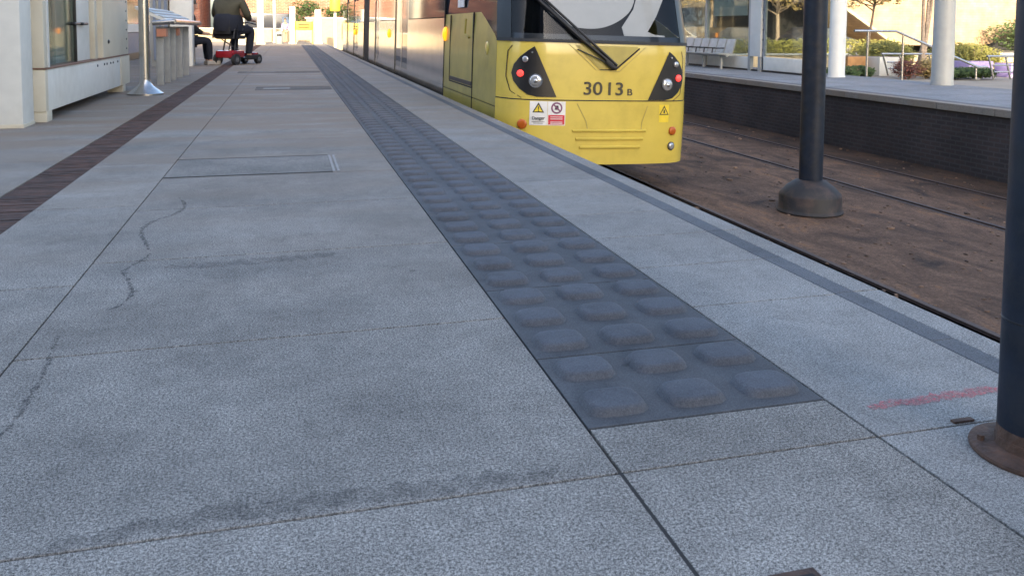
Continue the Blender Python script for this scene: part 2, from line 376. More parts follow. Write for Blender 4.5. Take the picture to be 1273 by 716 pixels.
# tactile paving: lozenge blisters
def blister_tile(q, xc0, y0, n):
    pitch = .8175/3
    q.box(.857+.004, 1.677-.004, y0+.003, y0+n*pitch-.003, -.028, 0, .003)
def blisters(q, y0, n, far):
    pitch = .27
    prof = ((.104, -.001), (.100, .004), (.094, .0155), (.086, .0225), (.072, .0245), (0.0, .0255)) if not far else ((.104, -.001), (.093, .018), (.075, .0245), (0, .0255))
    nn = 20 if not far else 10
    for r in range(n):
        for c in range(3):
            cx = .857+.82/6*(2*c+1)+.0; cy = y0+pitch*(r+.5)
            rings = []
            for rr, z in prof[:-1]:
                ring = []
                for i in range(nn):
                    a = 2*math.pi*i/nn; ca, sa = math.cos(a), math.sin(a)
                    k = (abs(ca)**4.2+abs(sa)**4.2)**(-1/4.2)
                    ring.append(q.b.verts.new((cx+rr*k*ca*1.0, cy+rr*k*sa*.82, z+.0005)))
                rings.append(ring)
            for a, b in zip(rings, rings[1:]):
                for i in range(nn):
                    f = q.b.faces.new((a[i], a[(i+1) % nn], b[(i+1) % nn], b[i])); f.smooth = True
            t = q.b.verts.new((cx, cy, prof[-1][1]))
            for i in range(nn):
                f = q.b.faces.new((rings[-1][i], rings[-1][(i+1) % nn], t)); f.smooth = True
q = MB(); qb = MB(); y = 2.29
q.box(.861, 1.673, y, y+.54-.003, -.028, 0, .003); blisters(qb, y, 2, False); y += .54
while y < 56:
    q.box(.861, 1.673, y+.003, y+.81-.003, -.028, 0, .003); blisters(qb, y, 3, y > 8); y += .81
q.build('tactile_paving', 'tile', kind='structure', sharp=False)
qb.build('tactile_blisters', 'blister', kind='structure', sharp=False)

def ribbon(name, m, pts, w0, z=.0025, jitter=.5, kind='structure', seg=.02):
    q = MB(); P = [Vector((p[0], p[1], 0)) for p in pts]; out = []
    for i in range(len(P)-1):
        p0 = P[max(i-1, 0)]; p1 = P[i]; p2 = P[i+1]; p3 = P[min(i+2, len(P)-1)]
        n = max(2, int((p2-p1).length/seg))
        for k in range(n):
            t = k/n
            out.append(.5*((2*p1)+(-p0+p2)*t+(2*p0-5*p1+4*p2-p3)*t*t+(-p0+3*p1-3*p2+p3)*t**3))
    prev = None
    for i, p in enumerate(out):
        d = (out[min(i+1, len(out)-1)]-out[max(i-1, 0)]).normalized(); nn = Vector((-d.y, d.x, 0))
        ww = w0*(1+random.uniform(-jitter, jitter))*(.35+.65*math.sin(math.pi*(i+.5)/len(out))**.5)
        off = nn*random.uniform(-.25, .25)*w0
        a = q.b.verts.new((p+off+nn*ww/2)+Vector((0, 0, z))); b = q.b.verts.new((p+off-nn*ww/2)+Vector((0, 0, z)))
        if prev: q.b.faces.new((prev[0], prev[1], b, a))
        prev = (a, b)
    return q.build(name, m, kind=kind, sharp=False)
# dark trails stained into the slabs (noisy alpha keeps the edges broken)
t = M['stain'].node_tree; b = t.nodes['Principled BSDF']
n = node(t, 'ShaderNodeTexNoise', Scale=55.0, Detail=6.0, Roughness=.8); r = node(t, 'ShaderNodeMapRange'); r.inputs[1].default_value = .44; r.inputs[2].default_value = .58; r.inputs[4].default_value = .62
tc = node(t, 'ShaderNodeTexCoord'); t.links.new(tc.outputs['Object'], n.inputs[0]); t.links.new(n.outputs[0], r.inputs[0]); t.links.new(r.outputs[0], b.inputs['Alpha'])

def G(x, y, z=0):
    """ground point seen at photo pixel, for laying out flat marks"""
    v = rt2*((x-636.5)/F)+dn2*((y-PY)/F)+fw; k = (z-CH)/v.z
    return (v.x*k, v.y*k)
ribbon('stain', 'stain', [G(*p) for p in ((-6, 545), (12, 530), (30, 505), (52, 468), (64, 440), (72, 418), (86, 414))], .017, jitter=.8)
ribbon('stain', 'stain', [G(*p) for p in ((133, 386), (150, 380), (163, 366), (160, 350), (154, 337), (175, 325), (190, 314))], .020, jitter=.8)
ribbon('stain', 'stain', [G(*p) for p in ((186, 312), (180, 300), (175, 288), (190, 276), (218, 266), (230, 256), (222, 246))], .022, jitter=.8)
m = mat('grime', (.05, .05, .052), .85); t = m.node_tree; b = t.nodes['Principled BSDF']
n = node(t, 'ShaderNodeTexNoise', Scale=16.0, Detail=8.0, Roughness=.8); r = node(t, 'ShaderNodeMapRange'); r.inputs[1].default_value = .38; r.inputs[2].default_value = .75; r.inputs[4].default_value = .5
tc = node(t, 'ShaderNodeTexCoord'); t.links.new(tc.outputs['Object'], n.inputs[0]); t.links.new(n.outputs[0], r.inputs[0]); t.links.new(r.outputs[0], b.inputs['Alpha'])
ribbon('grime', 'grime', [G(*p) for p in ((60, 684), (200, 652), (330, 632), (450, 618), (560, 603), (700, 585))], .075, jitter=.15)
ribbon('grime', 'grime', [G(*p) for p in ((205, 333), (310, 326), (420, 316))], .10, jitter=.2)
# thick dark joint nearest the camera
MB().box(.850, .866, -1, 2.035, -.03, -.001).build('open_joint', 'joint', kind='structure')
# red painted line
t = M['red_paint'].node_tree; b = t.nodes['Principled BSDF']
n = node(t, 'ShaderNodeTexNoise', Scale=90.0, Detail=5.0); r = node(t, 'ShaderNodeMapRange'); r.inputs[1].default_value = .35; r.inputs[2].default_value = .65; r.inputs[3].default_value = .05; r.inputs[4].default_value = .62
tc = node(t, 'ShaderNodeTexCoord'); t.links.new(tc.outputs['Object'], n.inputs[0]); t.links.new(n.outputs[0], r.inputs[0]); t.links.new(r.outputs[0], b.inputs['Alpha'])
ribbon('painted_line', 'red_paint', [G(1080, 507), G(1165, 494), G(1240, 485), G(1290, 479)], .05, jitter=.06)

# manhole frame and near cover
h = thing('access_cover', 'long stone filled access cover with a steel end strip set in the paving', 'access cover', (-.30, 7.48, 0))
MB().box(-.65, .65, -.45, .45, -.02, .0015).build('cover_slab', 'stone_cover', h)
for a, b_ in ((-.475, -.452), (.452, .468)): MB().box(-.665, .65, a, b_, -.02, .003).build('frame_edge', 'joint', h)
for a in (.652, .69): MB().box(a, a+.02, -.45, .45, -.02, .004).build('end_strip', 'grey_worn', h)
def small_cover(label, px0, px1, py, dy, m):
    (xa, ya), (xb, yb) = G(px0, py), G(px1, py); h = thing('access_cover', label, 'access cover', ((xa+xb)/2, (ya+yb)/2, 0), group='access covers in the paving'); w_ = abs(xb-xa)/2
    MB().box(-w_, w_, -dy, dy, -.02, .0015).build('cover_slab', m, h)
    for a in (-dy-.03, dy): MB().box(-w_, w_, a, a+.03, -.02, .003).build('frame_edge', 'joint', h)
    MB().box(-w_*.8, -w_*.1, -dy*.25, dy*.25, .0015, .004).build('steel_strip', 'grey_worn', h)
small_cover('dark narrow access cover with a pale strip, nearer of the two beyond the large cover', 318, 412, 110, .40, 'cover_dark')
small_cover('thin dark access cover furthest along the platform near the scooter', 296, 398, 90, .30, 'cover_dark')
h = thing('drain_cover', 'small dark metal cover sunk in the paving at the bottom edge of the photo', 'drain cover', (1.0, 1.36, 0))
MB().box(-.12, .12, -.2, .19, -.01, .003).build('rim', 'rusty', h)
MB().box(-.105, .105, -.185, .17, .003, .0045).build('lid', 'black_matt', h)

# rails and bed litter
MB().box(4.90, 5.125, -12, 130, ZB, ZB+.004).build('bed_dark_strip', 'joint', kind='structure')  # flat dark strip along the bed beside the rail
for x in (3.70, 5.17, 8.08, 9.52):
    q = MB(); q.box(x-.03, x+.03, -12, 130, ZB, ZB+.022, .004); q.box(x-.09, x-.035, -12, 130, ZB, ZB+.004).build('rail', 'rail', kind='structure', sharp=False)
q = MB(); rg_ = random.Random(3)
for k in range(1500):
    x = rg_.uniform(4.8, 10.5); y = 4+30*rg_.random()**1.7; z = ZB; a = rg_.uniform(.006, .02)*(2.0 if rg_.random() < .06 else 1)
    t = bmesh.new(); bmesh.ops.create_icosphere(t, subdivisions=1, radius=a); q.join(t, Matrix.Translation((x, y, z+a*.3)) @ Matrix.Rotation(rg_.uniform(0, 6), 4, 'Z') @ Matrix.Diagonal((1.5, 1, .6, 1)))
q.build('track_grit', 'bed_grit', kind='stuff', sharp=False)
# opposite platform
slabs('opposite_platform_top', 'stone_far', OPP+.35, 14.3, grid(JY, 1.2, 70), gap=.006)
slabs('opposite_platform_band', 'stone_band', OPP+.16, OPP+.35, grid(JY, 1.2, 70), gap=.003, th=.03)
slabs('opposite_platform_nose', 'stone_edge', OPP-.05, OPP+.16, grid(JY, 1.2, 70), th=.12, gap=.004, bev=.01)
MB().box(OPP+.05, 14.3, -6, 70, ZB, -.03).build('opposite_platform_base', 'concrete', kind='structure')
MB().box(OPP, OPP+.05, -6, 70, ZB, -.12).build('opposite_platform_wall', 'brick_dark', kind='structure')
MB().box(14.3, 200, -20, 130, -.9, -.14).build('plaza', 'street', kind='structure')
MB().box(-60, EDGE, 57, 130, -.9, -.02).build('far_street', 'street', kind='structure')
MB().box(-60, -9, -30, 57, -.9, -.02).build('side_street', 'street', kind='structure')

# ------------------------------------------------------------------ tall block behind the platform that shades it
def facade(name, label, x0, x1, y0, y1, H, wm, nx, nz, win='window_dark', z0=-.1, side=1, win_z0=1.0, wh=1.4, ww=.5, cat='building', group=None):
    """box building with a grid of windows on its front (y0 for side=-1, y1 for side=1)"""
    h = thing(name, label, cat, ((x0+x1)/2, (y0+y1)/2, z0), group=group)
    dx, dy = (x1-x0)/2, (y1-y0)/2
    MB().box(-dx, dx, -dy, dy, 0, H).build('wall', wm, h)
    MB().box(-dx-.2, dx+.2, -dy-.2, dy+.2, H, H+.5).build('parapet', 'stone_pale', h)
    fy = dy if side > 0 else -dy
    sp = 2*dx/nx; hz = (H-win_z0)/nz
    for i in range(nx):
        for k in range(nz):
            cx = -dx+sp*(i+.5); cz = win_z0+hz*(k+.5)
            w_ = sp*ww/2; h_ = min(wh/2, hz*.4)
            o = MB().box(cx-w_, cx+w_, fy-.02, fy+.04, cz-h_, cz+h_).build('window', win, h)
            MB().box(cx-w_-.12, cx+w_+.12, fy-.02, fy+.14, cz-h_-.14, cz-h_-.02).build('sill', 'stone_pale', o)
    return h
facade('office_block', 'tall pale office block behind the platform end that shades the stop', -62, 5.0, -46, -27, 35.5, 'office_wall', 14, 7, z0=-1)
facade('brick_warehouse', 'long brown brick warehouse with small windows across the far street left', -46, -8, 84, 96, 13, 'brick_red', 9, 3, side=-1, win_z0=2.6)
facade('brick_building', 'red brick building with square windows beyond the platform end', -6, 16, 86, 98, 15, 'brick_red', 6, 3, side=-1, win_z0=3.3, ww=.32)
facade('stone_building', 'pale stone building beside the tram tracks in the distance', 18, 42, 92, 104, 14, 'stone_pale', 6, 4, side=-1, win_z0=2.5)
facade('side_building', 'pale yellow stone terrace left of the far street', -30, -12, 60, 74, 11, 'stone_pale', 5, 3, side=-1, win_z0=1.0)

# ------------------------------------------------------------------ tram
XC, HW = 4.235, 1.455
tram = thing('tram', 'yellow and silver tram numbered 3013 standing at the platform with red tail lights', 'tram', (XC, 10.85, ZB))
tram.rotation_euler = (0, R(1.5), 0)
def TW(x, y, z): return (x-XC, y-10.85, z-ZB)      # world -> tram local
def fy(x, z):
    """front skin position"""
    u = min(abs((x-XC)/HW), 1)
    y = 10.85+.10*u*u+.42*u**9
    if z > .95: y += (z-.95)*.30+max(0, z-1.9)**2*.9
    return y
def planpath():
    pts = []
    for yy in (15.45, 14.85, 14.84, 13.9, 12.91, 12.9, 12.46, 12.1, 11.75, 11.5): pts.append(('L', yy))
    n = 30
    for i in range(n+1):
        u = -1+2*i/n; u = math.copysign(abs(u)**.7, u); pts.append(('F', XC+HW*u))
    for yy in (11.5, 11.75, 12.1, 12.46, 12.9, 13.9, 14.85, 15.45): pts.append(('R', yy))
    return pts
PATH = planpath()
def skin(i, z, out=0):
    k, v = PATH[i]
    pin = 0.0 if z < 1.0 else (z-1.0)*.10
    if z < -.1: pin = (-.1-z)*.05
    if k == 'F':
        x = XC+(v-XC)*(1-pin/HW*.6); return TW(x+(.6*out if v > XC else -.6*out)*(abs((v-XC)/HW) > .9), fy(v, z)-out, z)
    sx = -1 if k == 'L' else 1
    rake = 0 if z < .95 else (z-.95)*.30*max(0, min(1, (13-v)/1.5))
    return TW(XC+sx*(HW-pin*.6+out), v+rake, z)
def zsplit(i):
    k, v = PATH[i]
    if k == 'F': return 1.0
    t = max(0, min(1, (v-11.3)/(12.4-11.3))); return 1.0+.40*t
def loft(name, m, zlo, zhi, rows, out=0, sel=None, parent=tram):
    q = MB(); idx = [i for i in range(len(PATH)) if sel is None or sel(*PATH[i])]
    gridv = []
    for r in range(rows+1):
        gridv.append([q.b.verts.new(skin(i, zlo(i)+(zhi(i)-zlo(i))*r/rows, out)) for i in idx])
    for a, b in zip(gridv, gridv[1:]):
        for j in range(len(idx)-1):
            f = q.b.faces.new((a[j], a[j+1], b[j+1], b[j])); f.smooth = True
    return q.build(name, m, parent)
front = lambda k, v: k == 'F' 
sideL = lambda k, v: k != 'F' or abs(v-XC) > HW*.985
loft('inner_frame', 'black', lambda i: -.68, lambda i: 1.1, 12, out=-.03)
loft('bumper', 'yellow', lambda i: -.70, lambda i: .185, 6, sel=front)
loft('front_panel', 'yellow', lambda i: .200, lambda i: 1.0, 8, out=-.004, sel=front)
def half(lo, hi, side):
    return [i for i in range(len(PATH)) if PATH[i][0] == side]
for side in ('L', 'R'):
    ids = half(0, 0, side)
    if side == 'L': ids = ids+[ids[-1]+1]
    else: ids = [ids[0]-1]+ids
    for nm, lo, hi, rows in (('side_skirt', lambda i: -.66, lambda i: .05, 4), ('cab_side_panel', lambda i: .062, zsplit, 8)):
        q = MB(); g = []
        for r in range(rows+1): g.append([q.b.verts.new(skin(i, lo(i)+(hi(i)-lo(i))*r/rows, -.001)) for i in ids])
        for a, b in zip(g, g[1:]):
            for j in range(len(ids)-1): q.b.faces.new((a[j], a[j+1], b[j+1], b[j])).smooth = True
        q.build(nm, 'yellow_shaded_dirty', tram)
loft('windscreen', 'screen_glass', lambda i: zsplit(i)+.004, lambda i: 2.25, 8, sel=front)
for side in ('L', 'R'):
    ids = half(0, 0, side)
    ids = ids+[ids[-1]+1] if side == 'L' else [ids[0]-1]+ids
    q = MB(); g = []
    for r in range(6): g.append([q.b.verts.new(skin(i, zsplit(i)+.004+(2.25-zsplit(i)-.004)*r/5, 0)) for i in ids])
    for a, b in zip(g, g[1:]):
        for j in range(len(ids)-1): q.b.faces.new((a[j], a[j+1], b[j+1], b[j])).smooth = True
    q.build('cab_side_window', 'dark_glass', tram)
loft('cab_roof_fairing', 'yellow', lambda i: 2.255, lambda i: 2.75, 4)
# black pillars at the windscreen corners and bottom seal
loft('windscreen_pillar', 'black', lambda i: 1.0, lambda i: 2.25, 8, out=.006, sel=lambda k, v: k == 'F' and v < XC-HW*.86)
loft('windscreen_pillar', 'black', lambda i: 1.0, lambda i: 2.25, 8, out=.006, sel=lambda k, v: k == 'F' and v > XC+HW*.80)
loft('windscreen_seal', 'rubber', lambda i: .985, lambda i: 1.03, 1, out=.012, sel=front)

def facepoly(name, m, pts, out, thick=.006, parent=tram, n=1, smooth=False):
    """polygon in (x,z) laid on the front skin as a thin solid"""
    q = MB(); P = []
    for a, b in zip(pts, pts[1:]+pts[:1]):
        k = max(1, int(math.hypot(b[0]-a[0], b[1]-a[1])/.06))
        for i in range(k): P.append((a[0]+(b[0]-a[0])*i/k, a[1]+(b[1]-a[1])*i/k))
    vs = [q.b.verts.new((x, 0, z)) for x, z in P]
    q.b.faces.new(vs)
    x0, x1 = min(p[0] for p in P), max(p[0] for p in P)
    k = int((x1-x0)/.05)
    for i in range(1, k+1):
        xx = x0+(x1-x0)*i/(k+1)
        bmesh.ops.bisect_plane(q.b, geom=q.b.verts[:]+q.b.edges[:]+q.b.faces[:], plane_co=(xx, 0, 0), plane_no=(1, 0, 0))
    r = bmesh.ops.extrude_face_region(q.b, geom=q.b.faces[:])
    newv = {v for v in r['geom'] if isinstance(v, bmesh.types.BMVert)}
    for v in q.b.verts:
        x, z = v.co.x, v.co.z; y = fy(x, z)-out-(thick if v in newv else 0); v.co = Vector(TW(x, y, z))
    return q.build(name, m, parent)
def disc(name, m, x, z, r, out, th=.02, parent=tram, n=28, dome=0):
    q = MB(); y = fy(x, z)-out
    q.lathe((0, 0, 0), [(r, 0), (r, th), (r*.9, th+dome*.5), (r*.6, th+dome), (r*.01, th+dome*1.1)], n)
    slope = (fy(x+.03, z)-fy(x-.03, z))/.06
    mt = Matrix.Translation(TW(x, y, z)) @ Matrix.Rotation(math.atan(slope), 4, 'Z') @ Matrix.Rotation(R(90), 4, 'X')
    q.b.transform(mt); return q.build(name, m, parent)
def lightset(mir):
    X = (lambda x: x) if not mir else (lambda x: 8.40-x)
    arc = [(3.20, .925), (3.12, .87), (3.02, .78), (2.95, .67), (2.925, .55), (2.95, .44), (3.02, .34), (3.12, .265), (3.25, .235), (3.52, .235)]
    pts = [(X(a), b-(.03 if mir else 0)) for a, b in arc]
    if mir: pts = pts[::-1]
    h = facepoly('headlight_panel', 'black', pts, .001, .008)
    dz = -.03 if mir else 0
    def D(nm, m, x, z, r, **k):
        o = disc(nm, m, X(x), z+dz, r, .008, parent=tram, **k); o.parent = h; return o
    D('lamp', 'lens', 3.085, .745, .043, dome=.01); D('tail_lamp', 'red_lamp', 3.03, .55, .047, dome=.012)
    D('lamp_ring', 'chrome', 3.225, .455, .095, th=.012); D('headlamp', 'lens', 3.225, .455, .08, th=.018, dome=.012); D('lamp_bulb', 'chrome', 3.225, .455, .028, th=.035, dome=.01)
    D('bolt', 'lens', 3.17, .84, .012)
lightset(False); lightset(True)
# V recess for the wiper: dark groove line plus inner slab
def strip(name, m, pts, wd, out=.002, th=.004, parent=tram):
    q = MB()
    for a, b in zip(pts, pts[1:]):
        n = max(1, int(math.hypot(b[0]-a[0], b[1]-a[1])/.08)); dx, dz = b[0]-a[0], b[1]-a[1]; L_ = math.hypot(dx, dz); nx, nz = -dz/L_*wd/2, dx/L_*wd/2
        for i in range(n):
            p = (a[0]+dx*i/n, a[1]+dz*i/n); r = (a[0]+dx*(i+1)/n, a[1]+dz*(i+1)/n)
            vs = []
            for (xx, zz) in ((p[0]+nx, p[1]+nz), (p[0]-nx, p[1]-nz), (r[0]-nx, r[1]-nz), (r[0]+nx, r[1]+nz)):
                vs.append(TW(xx, fy(xx, zz)-out, zz))
            q.prism(vs, (0, -th, 0))
    return q.build(name, m, parent)
strip('wiper_recess', 'black_matt', [(4.36, .625), (4.72, .93)], .022)
strip('wiper_recess', 'black_matt', [(4.13, .625), (4.37, .625)], .012)
strip('wiper_recess', 'yellow_shaded_dirty', [(3.78, .955), (4.13, .63)], .014)
strip('wiper_recess', 'yellow_shaded_dirty', [(3.68, .965), (4.08, .62), (4.42, .60), (4.82, .955)], .008, out=.001)
facepoly('recess_floor', 'yellow_shaded_dirty', [(3.80, .955), (4.14, .64), (4.355, .64), (4.69, .93), (4.69, .955)][::1], .0005, .002)
strip('panel_seam', 'black_matt', [(2.93, .93), (2.885, .85), (2.87, .5), (2.92, .3), (3.05, .215)], .008, out=.0)
strip('panel_seam', 'black_matt', [(5.43, .90), (5.47, .8), (5.48, .5), (5.43, .28), (5.3, .2)], .008, out=.0)
strip('bumper_seam', 'black_matt', [(2.80, .193), (5.53, .193)], .014, out=-.003, th=.006)
for i in range(3):
    a = 3.76+i*.055; b = 4.86-i*.04; z = -.23-i*.115
    q = MB(); n = 12
    for k in range(n):
        xa = a+(b-a)*k/n; xb = a+(b-a)*(k+1)/n
        q.prism([TW(xa, fy(xa, z)+.005, z-.02), TW(xa, fy(xa, z)-.028, z-.006), TW(xa, fy(xa, z)-.03, z+.012), TW(xa, fy(xa, z)+.005, z+.028)], Vector(TW(xb, fy(xb, z), z))-Vector(TW(xa, fy(xa, z), z)))
    q.build('bumper_rib', 'yellow', tram)
strip('bumper_groove', 'yellow_shaded_dirty', [(3.82, .15), (3.96, -.1), (3.98, -.2)], .012)
strip('bumper_groove', 'yellow_shaded_dirty', [(4.88, .12), (4.80, -.1), (4.79, -.22)], .012)
disc('reflector', 'amber_off', 3.07, -.145, .068, .002, dome=.012)
disc('reflector', 'amber_off', 5.30, -.235, .062, .002, dome=.012)
o = disc('coupler_cap', 'printed_black', 5.29, -.455, .062, .002, th=.008); o = disc('coupler_light', 'lens', 5.285, -.452, .047, .010, dome=.01)
# number
def face_mtx(x, z, out, sx=1):
    return Matrix.Translation(TW(x, fy(x+.2, z)-out, z)) @ Matrix.Rotation(R(90), 4, 'X') @ Matrix.Diagonal((sx, 1, 1, 1))
text('30', .255, 'digits', tram, 'fleet_number', face_mtx(3.89, .276, .004, 1.16), bold=.003)
text('13', .255, 'digits', tram, 'fleet_number', face_mtx(4.212, .274, .006, 1.16), bold=.003)
text('B', .13, 'digits', tram, 'fleet_number', face_mtx(4.55, .272, .008, 1.15), bold=.003)
# warning notices
nb = facepoly('warning_notice', 'printed_white', [(3.16, .175), (3.40, .175), (3.40, -.155), (3.16, -.155)], .001, .003)
def tri(x, z, s, par):
    a = facepoly('triangle', 'printed_black', [(x, z+s*.62), (x+s*.6, z-s*.42), (x-s*.6, z-s*.42)], .0045, .001); a.parent = par
    b = facepoly('triangle_fill', 'printed_yellow', [(x, z+s*.38), (x+s*.42, z-s*.31), (x-s*.42, z-s*.31)], .006, .001); b.parent = par
tri(3.275, .075, .135, nb)
o = facepoly('exclamation_mark', 'printed_black', [(3.268, .105), (3.286, .105), (3.281, .055), (3.272, .055)], .0075, .001); o.parent = nb
o = facepoly('exclamation_mark', 'printed_black', [(3.27, .045), (3.284, .045), (3.284, .033), (3.27, .033)], .0075, .001); o.parent = nb
o = text('Danger', .062, 'printed_black', nb, 'lettering', face_mtx(3.18, -.075, .008), .0008, bold=.001)
o = facepoly('text_line', 'printed_black', [(3.19, -.105), (3.365, -.105), (3.365, -.112), (3.19, -.112)], .0045, .001); o.parent = nb
o = facepoly('text_line', 'printed_black', [(3.21, -.125), (3.345, -.125), (3.345, -.132), (3.21, -.132)], .0045, .001); o.parent = nb
nr = facepoly('prohibition_notice', 'printed_white', [(3.405, .175), (3.655, .175), (3.655, -.155), (3.405, -.155)], .001, .003)
o = disc('prohibition_ring', 'printed_purple', 3.53, .085, .08, .004, th=.002); o.parent = nr
o = disc('prohibition_field', 'printed_white', 3.53, .085, .058, .006, th=.002); o.parent = nr
o = facepoly('figure', 'printed_black', [(3.51, .12), (3.55, .12), (3.56, .06), (3.50, .06)], .009, .001); o.parent = nr
o = facepoly('bar', 'printed_purple', [(3.475, .125), (3.49, .138), (3.588, .048), (3.572, .034)], .0105, .001); o.parent = nr
o = facepoly('red_panel', 'printed_red', [(3.415, -.012), (3.645, -.012), (3.645, -.145), (3.415, -.145)], .0045, .001); o.parent = nr
for zz in (-.035, -.062, -.105, -.125):
    o = facepoly('text_line', 'printed_white', [(3.445, zz), (3.615, zz), (3.615, zz-.009), (3.445, zz-.009)], .006, .001); o.parent = nr
n3 = facepoly('warning_sticker', 'printed_yellow', [(5.07, .14), (5.23, .14), (5.23, -.11), (5.07, -.11)], .001, .002)
tri(5.15, .05, .13, n3)
o = facepoly('figure', 'printed_black', [(5.14, .07), (5.16, .07), (5.165, .02), (5.135, .02)], .0075, .001); o.parent = n3
o = text('Danger', .042, 'printed_black', n3, 'lettering', face_mtx(5.083, -.045, .006), .0008)
# wiper
q = MB()
def wp(x, z, o): return TW(x, fy(x, z)-o, z)
q.path([wp(4.30, .70, .05), wp(3.86, 1.02, .07), wp(3.22, 1.60, .05)], .028)
q.path([wp(4.36, .69, .06), wp(3.95, 1.02, .09), wp(3.30, 1.62, .06)], .019)
q.build('wiper_arm', 'black', tram)
q = MB(); q.path([wp(3.98, .93, .055), wp(2.98, 1.92, .03)], .018); q.build('wiper_blade', 'rubber', tram)
q = MB(); q.path([wp(4.20, .75, .04), wp(4.31, .66, .05), wp(4.36, .66, .05)], .035); q.build('wiper_hub', 'rubber', tram)
q = MB(); q.path([wp(3.78, .90, .05), wp(4.3, .69, .05)], .010); q.build('wiper_link', 'black', tram)
# interior: dashboard, back wall, windscreen reflections built as pale sheets behind the screen
MB().box(-HW+.1, HW-.1, .45, 1.15, 1.9, 2.13, .02).build('dashboard', 'dash', tram)
MB().box(-HW+.05, HW-.05, 2.3, 2.4, .6, 3.8).build('cab_bulkhead', 'black_matt', tram)
MB().box(-.55, -.10, 1.5, 1.95, 1.9, 3.1, .06).build('driver_seat', 'dark_cloth', tram)
def inpoly(name, m, pts, off, th=.01):
    q = MB(); vs = [TW(x, fy(x, z)+off, z) for x, z in pts]; q.prism(vs, (0, th, 0)); return q.build(name, m, tram)
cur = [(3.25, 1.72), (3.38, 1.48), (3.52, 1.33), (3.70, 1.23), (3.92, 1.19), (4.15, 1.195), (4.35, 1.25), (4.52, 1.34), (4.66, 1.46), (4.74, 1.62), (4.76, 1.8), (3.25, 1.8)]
def smooth2(P, n=5):
    o = []
    for i in range(len(P)-1):
        p0 = P[max(i-1, 0)]; p1 = P[i]; p2 = P[i+1]; p3 = P[min(i+2, len(P)-1)]
        for k in range(n):
            t = k/n; o.append(tuple(.5*((2*p1[c])+(-p0[c]+p2[c])*t+(2*p0[c]-5*p1[c]+4*p2[c]-p3[c])*t*t+(-p0[c]+3*p1[c]-3*p2[c]+p3[c])*t**3) for c in (0, 1)))
    return o+[P[-1]]
inpoly('screen_reflection', 'pale_reflection', smooth2(cur[:-1])+[cur[-1]], .10)
inpoly('side_reflection', 'pale_reflection', [(4.82, 1.80), (4.70, 1.48), (4.50, 1.22), (4.54, 1.04), (5.15, 1.04), (5.17, 1.12), (5.0, 1.13), (4.90, 1.17), (5.06, 1.40), (5.28, 1.80)], .07)
# roof, rear body
def side_panel(y0, y1, z0, z1, m, nm, out=0, th=.05):
    for sx in (-1, 1):
        a = sx*(HW+out)
        MB().box(min(a, a-sx*th), max(a, a-sx*th), y0-10.85, y1-10.85, z0-ZB, z1-ZB).build(nm, m, tram)
BE = 45.0
MB().box(-HW+.06, HW-.06, 15.45-10.85, 45-10.85, -.5-ZB, 2.7-ZB).build('body_core', 'black_matt', tram)
MB().box(-HW+.1, HW-.1, 12.2-10.85, 45-10.85, 2.7-ZB, 2.95-ZB, .05).build('roof', 'grey_paint', tram)
MB().box(-.8, .8, 18-10.85, 24-10.85, 2.95-ZB, 3.3-ZB, .08).build('roof_unit', 'grey_paint', tram)
doors = [(20.4, 22.9), (27.0, 28.3), (35.2, 37.7), (40.6, 42.0)]
segs = []; y = 15.47
for a, b in doors+[(45, 45)]:
    if y < 31.4 < a: segs += [(y, 30.4), (32.6, a)]
    else: segs.append((y, a))
    y = b
for a, b in segs:
    side_panel(a+.03, b-.03, -.62, 1.34, 'silver', 'lower_panel')
    side_panel(a+.03, b-.03, 1.36, 2.3, 'side_glass', 'side_window', out=-.004)
    side_panel(a+.03, b-.03, 2.32, 2.7, 'silver', 'upper_panel')
for a, b in doors:
    mid = (a+b)/2
    for c, d in ((a+.06, mid-.02), (mid+.02, b-.06)):
        side_panel(c+.10, d-.10, .12, 2.25, 'side_glass', 'door_glass', out=-.025)
        side_panel(c, c+.09, -.38, 2.3, 'silver', 'door_leaf_edge', out=-.02)
        side_panel(d-.09, d, -.38, 2.3, 'silver', 'door_leaf_edge', out=-.02)
        side_panel(c+.09, d-.09, -.10, .12, 'silver', 'door_leaf_base', out=-.02)
    side_panel(a+.03, b-.03, -.62, -.40, 'black', 'door_step', out=-.005)
for k in range(8): side_panel(30.45+k*.27, 30.45+k*.27+.14, -.5, 2.6, 'rubber', 'bellows_rib', out=-.03)
for yy, zz in ((15.30, 1.04), (24.18, .98), (36.8, .93)):
    for sx in (-1, 1):
        q = MB(); q.ball(TW(XC+sx*(HW+.01), yy, zz), .055, .085, .13); o = q.build('side_indicator', 'amber', tram)
# cab side access panel, grab recess
a = -1
q = MB(); X0 = -HW-.006
for (ya, yb, za, zb) in ((14.83, 14.86, .20, 1.38), (12.93, 12.96, .20, 1.38), (12.96, 14.83, .20, .22)):
    q.box(X0, X0+.02, ya-10.85, yb-10.85, za-ZB, zb-ZB)
q.build('access_panel_seam', 'black_matt', tram)
MB().box(X0-.003, X0+.02, 12.98-10.85, 14.8-10.85, .235-ZB, .30-ZB).build('access_panel_step', 'black', tram)
MB().box(X0-.002, X0+.02, 12.9-10.85, 12.93-10.85, -.6-ZB, 1.40-ZB).build('cab_seam', 'black_matt', tram)
MB().box(X0-.002, X0+.02, 15.42-10.85, 15.455-10.85, -.6-ZB, 2.2-ZB).build('cab_seam', 'black_matt', tram)
q = MB(); q.path([(X0-.03, 13.35-10.85, 1.30-ZB), (X0-.04, 13.35-10.85, 1.05-ZB), (X0-.005, 13.2-10.85, 1.0-ZB)], .018); q.build('grab_handle', 'yellow_shaded_dirty', tram)
q = MB(); q.ball((X0+.005, 11.95-10.85, .86-ZB), .02, .10, .10); q.build('lock_cover', 'yellow', tram)
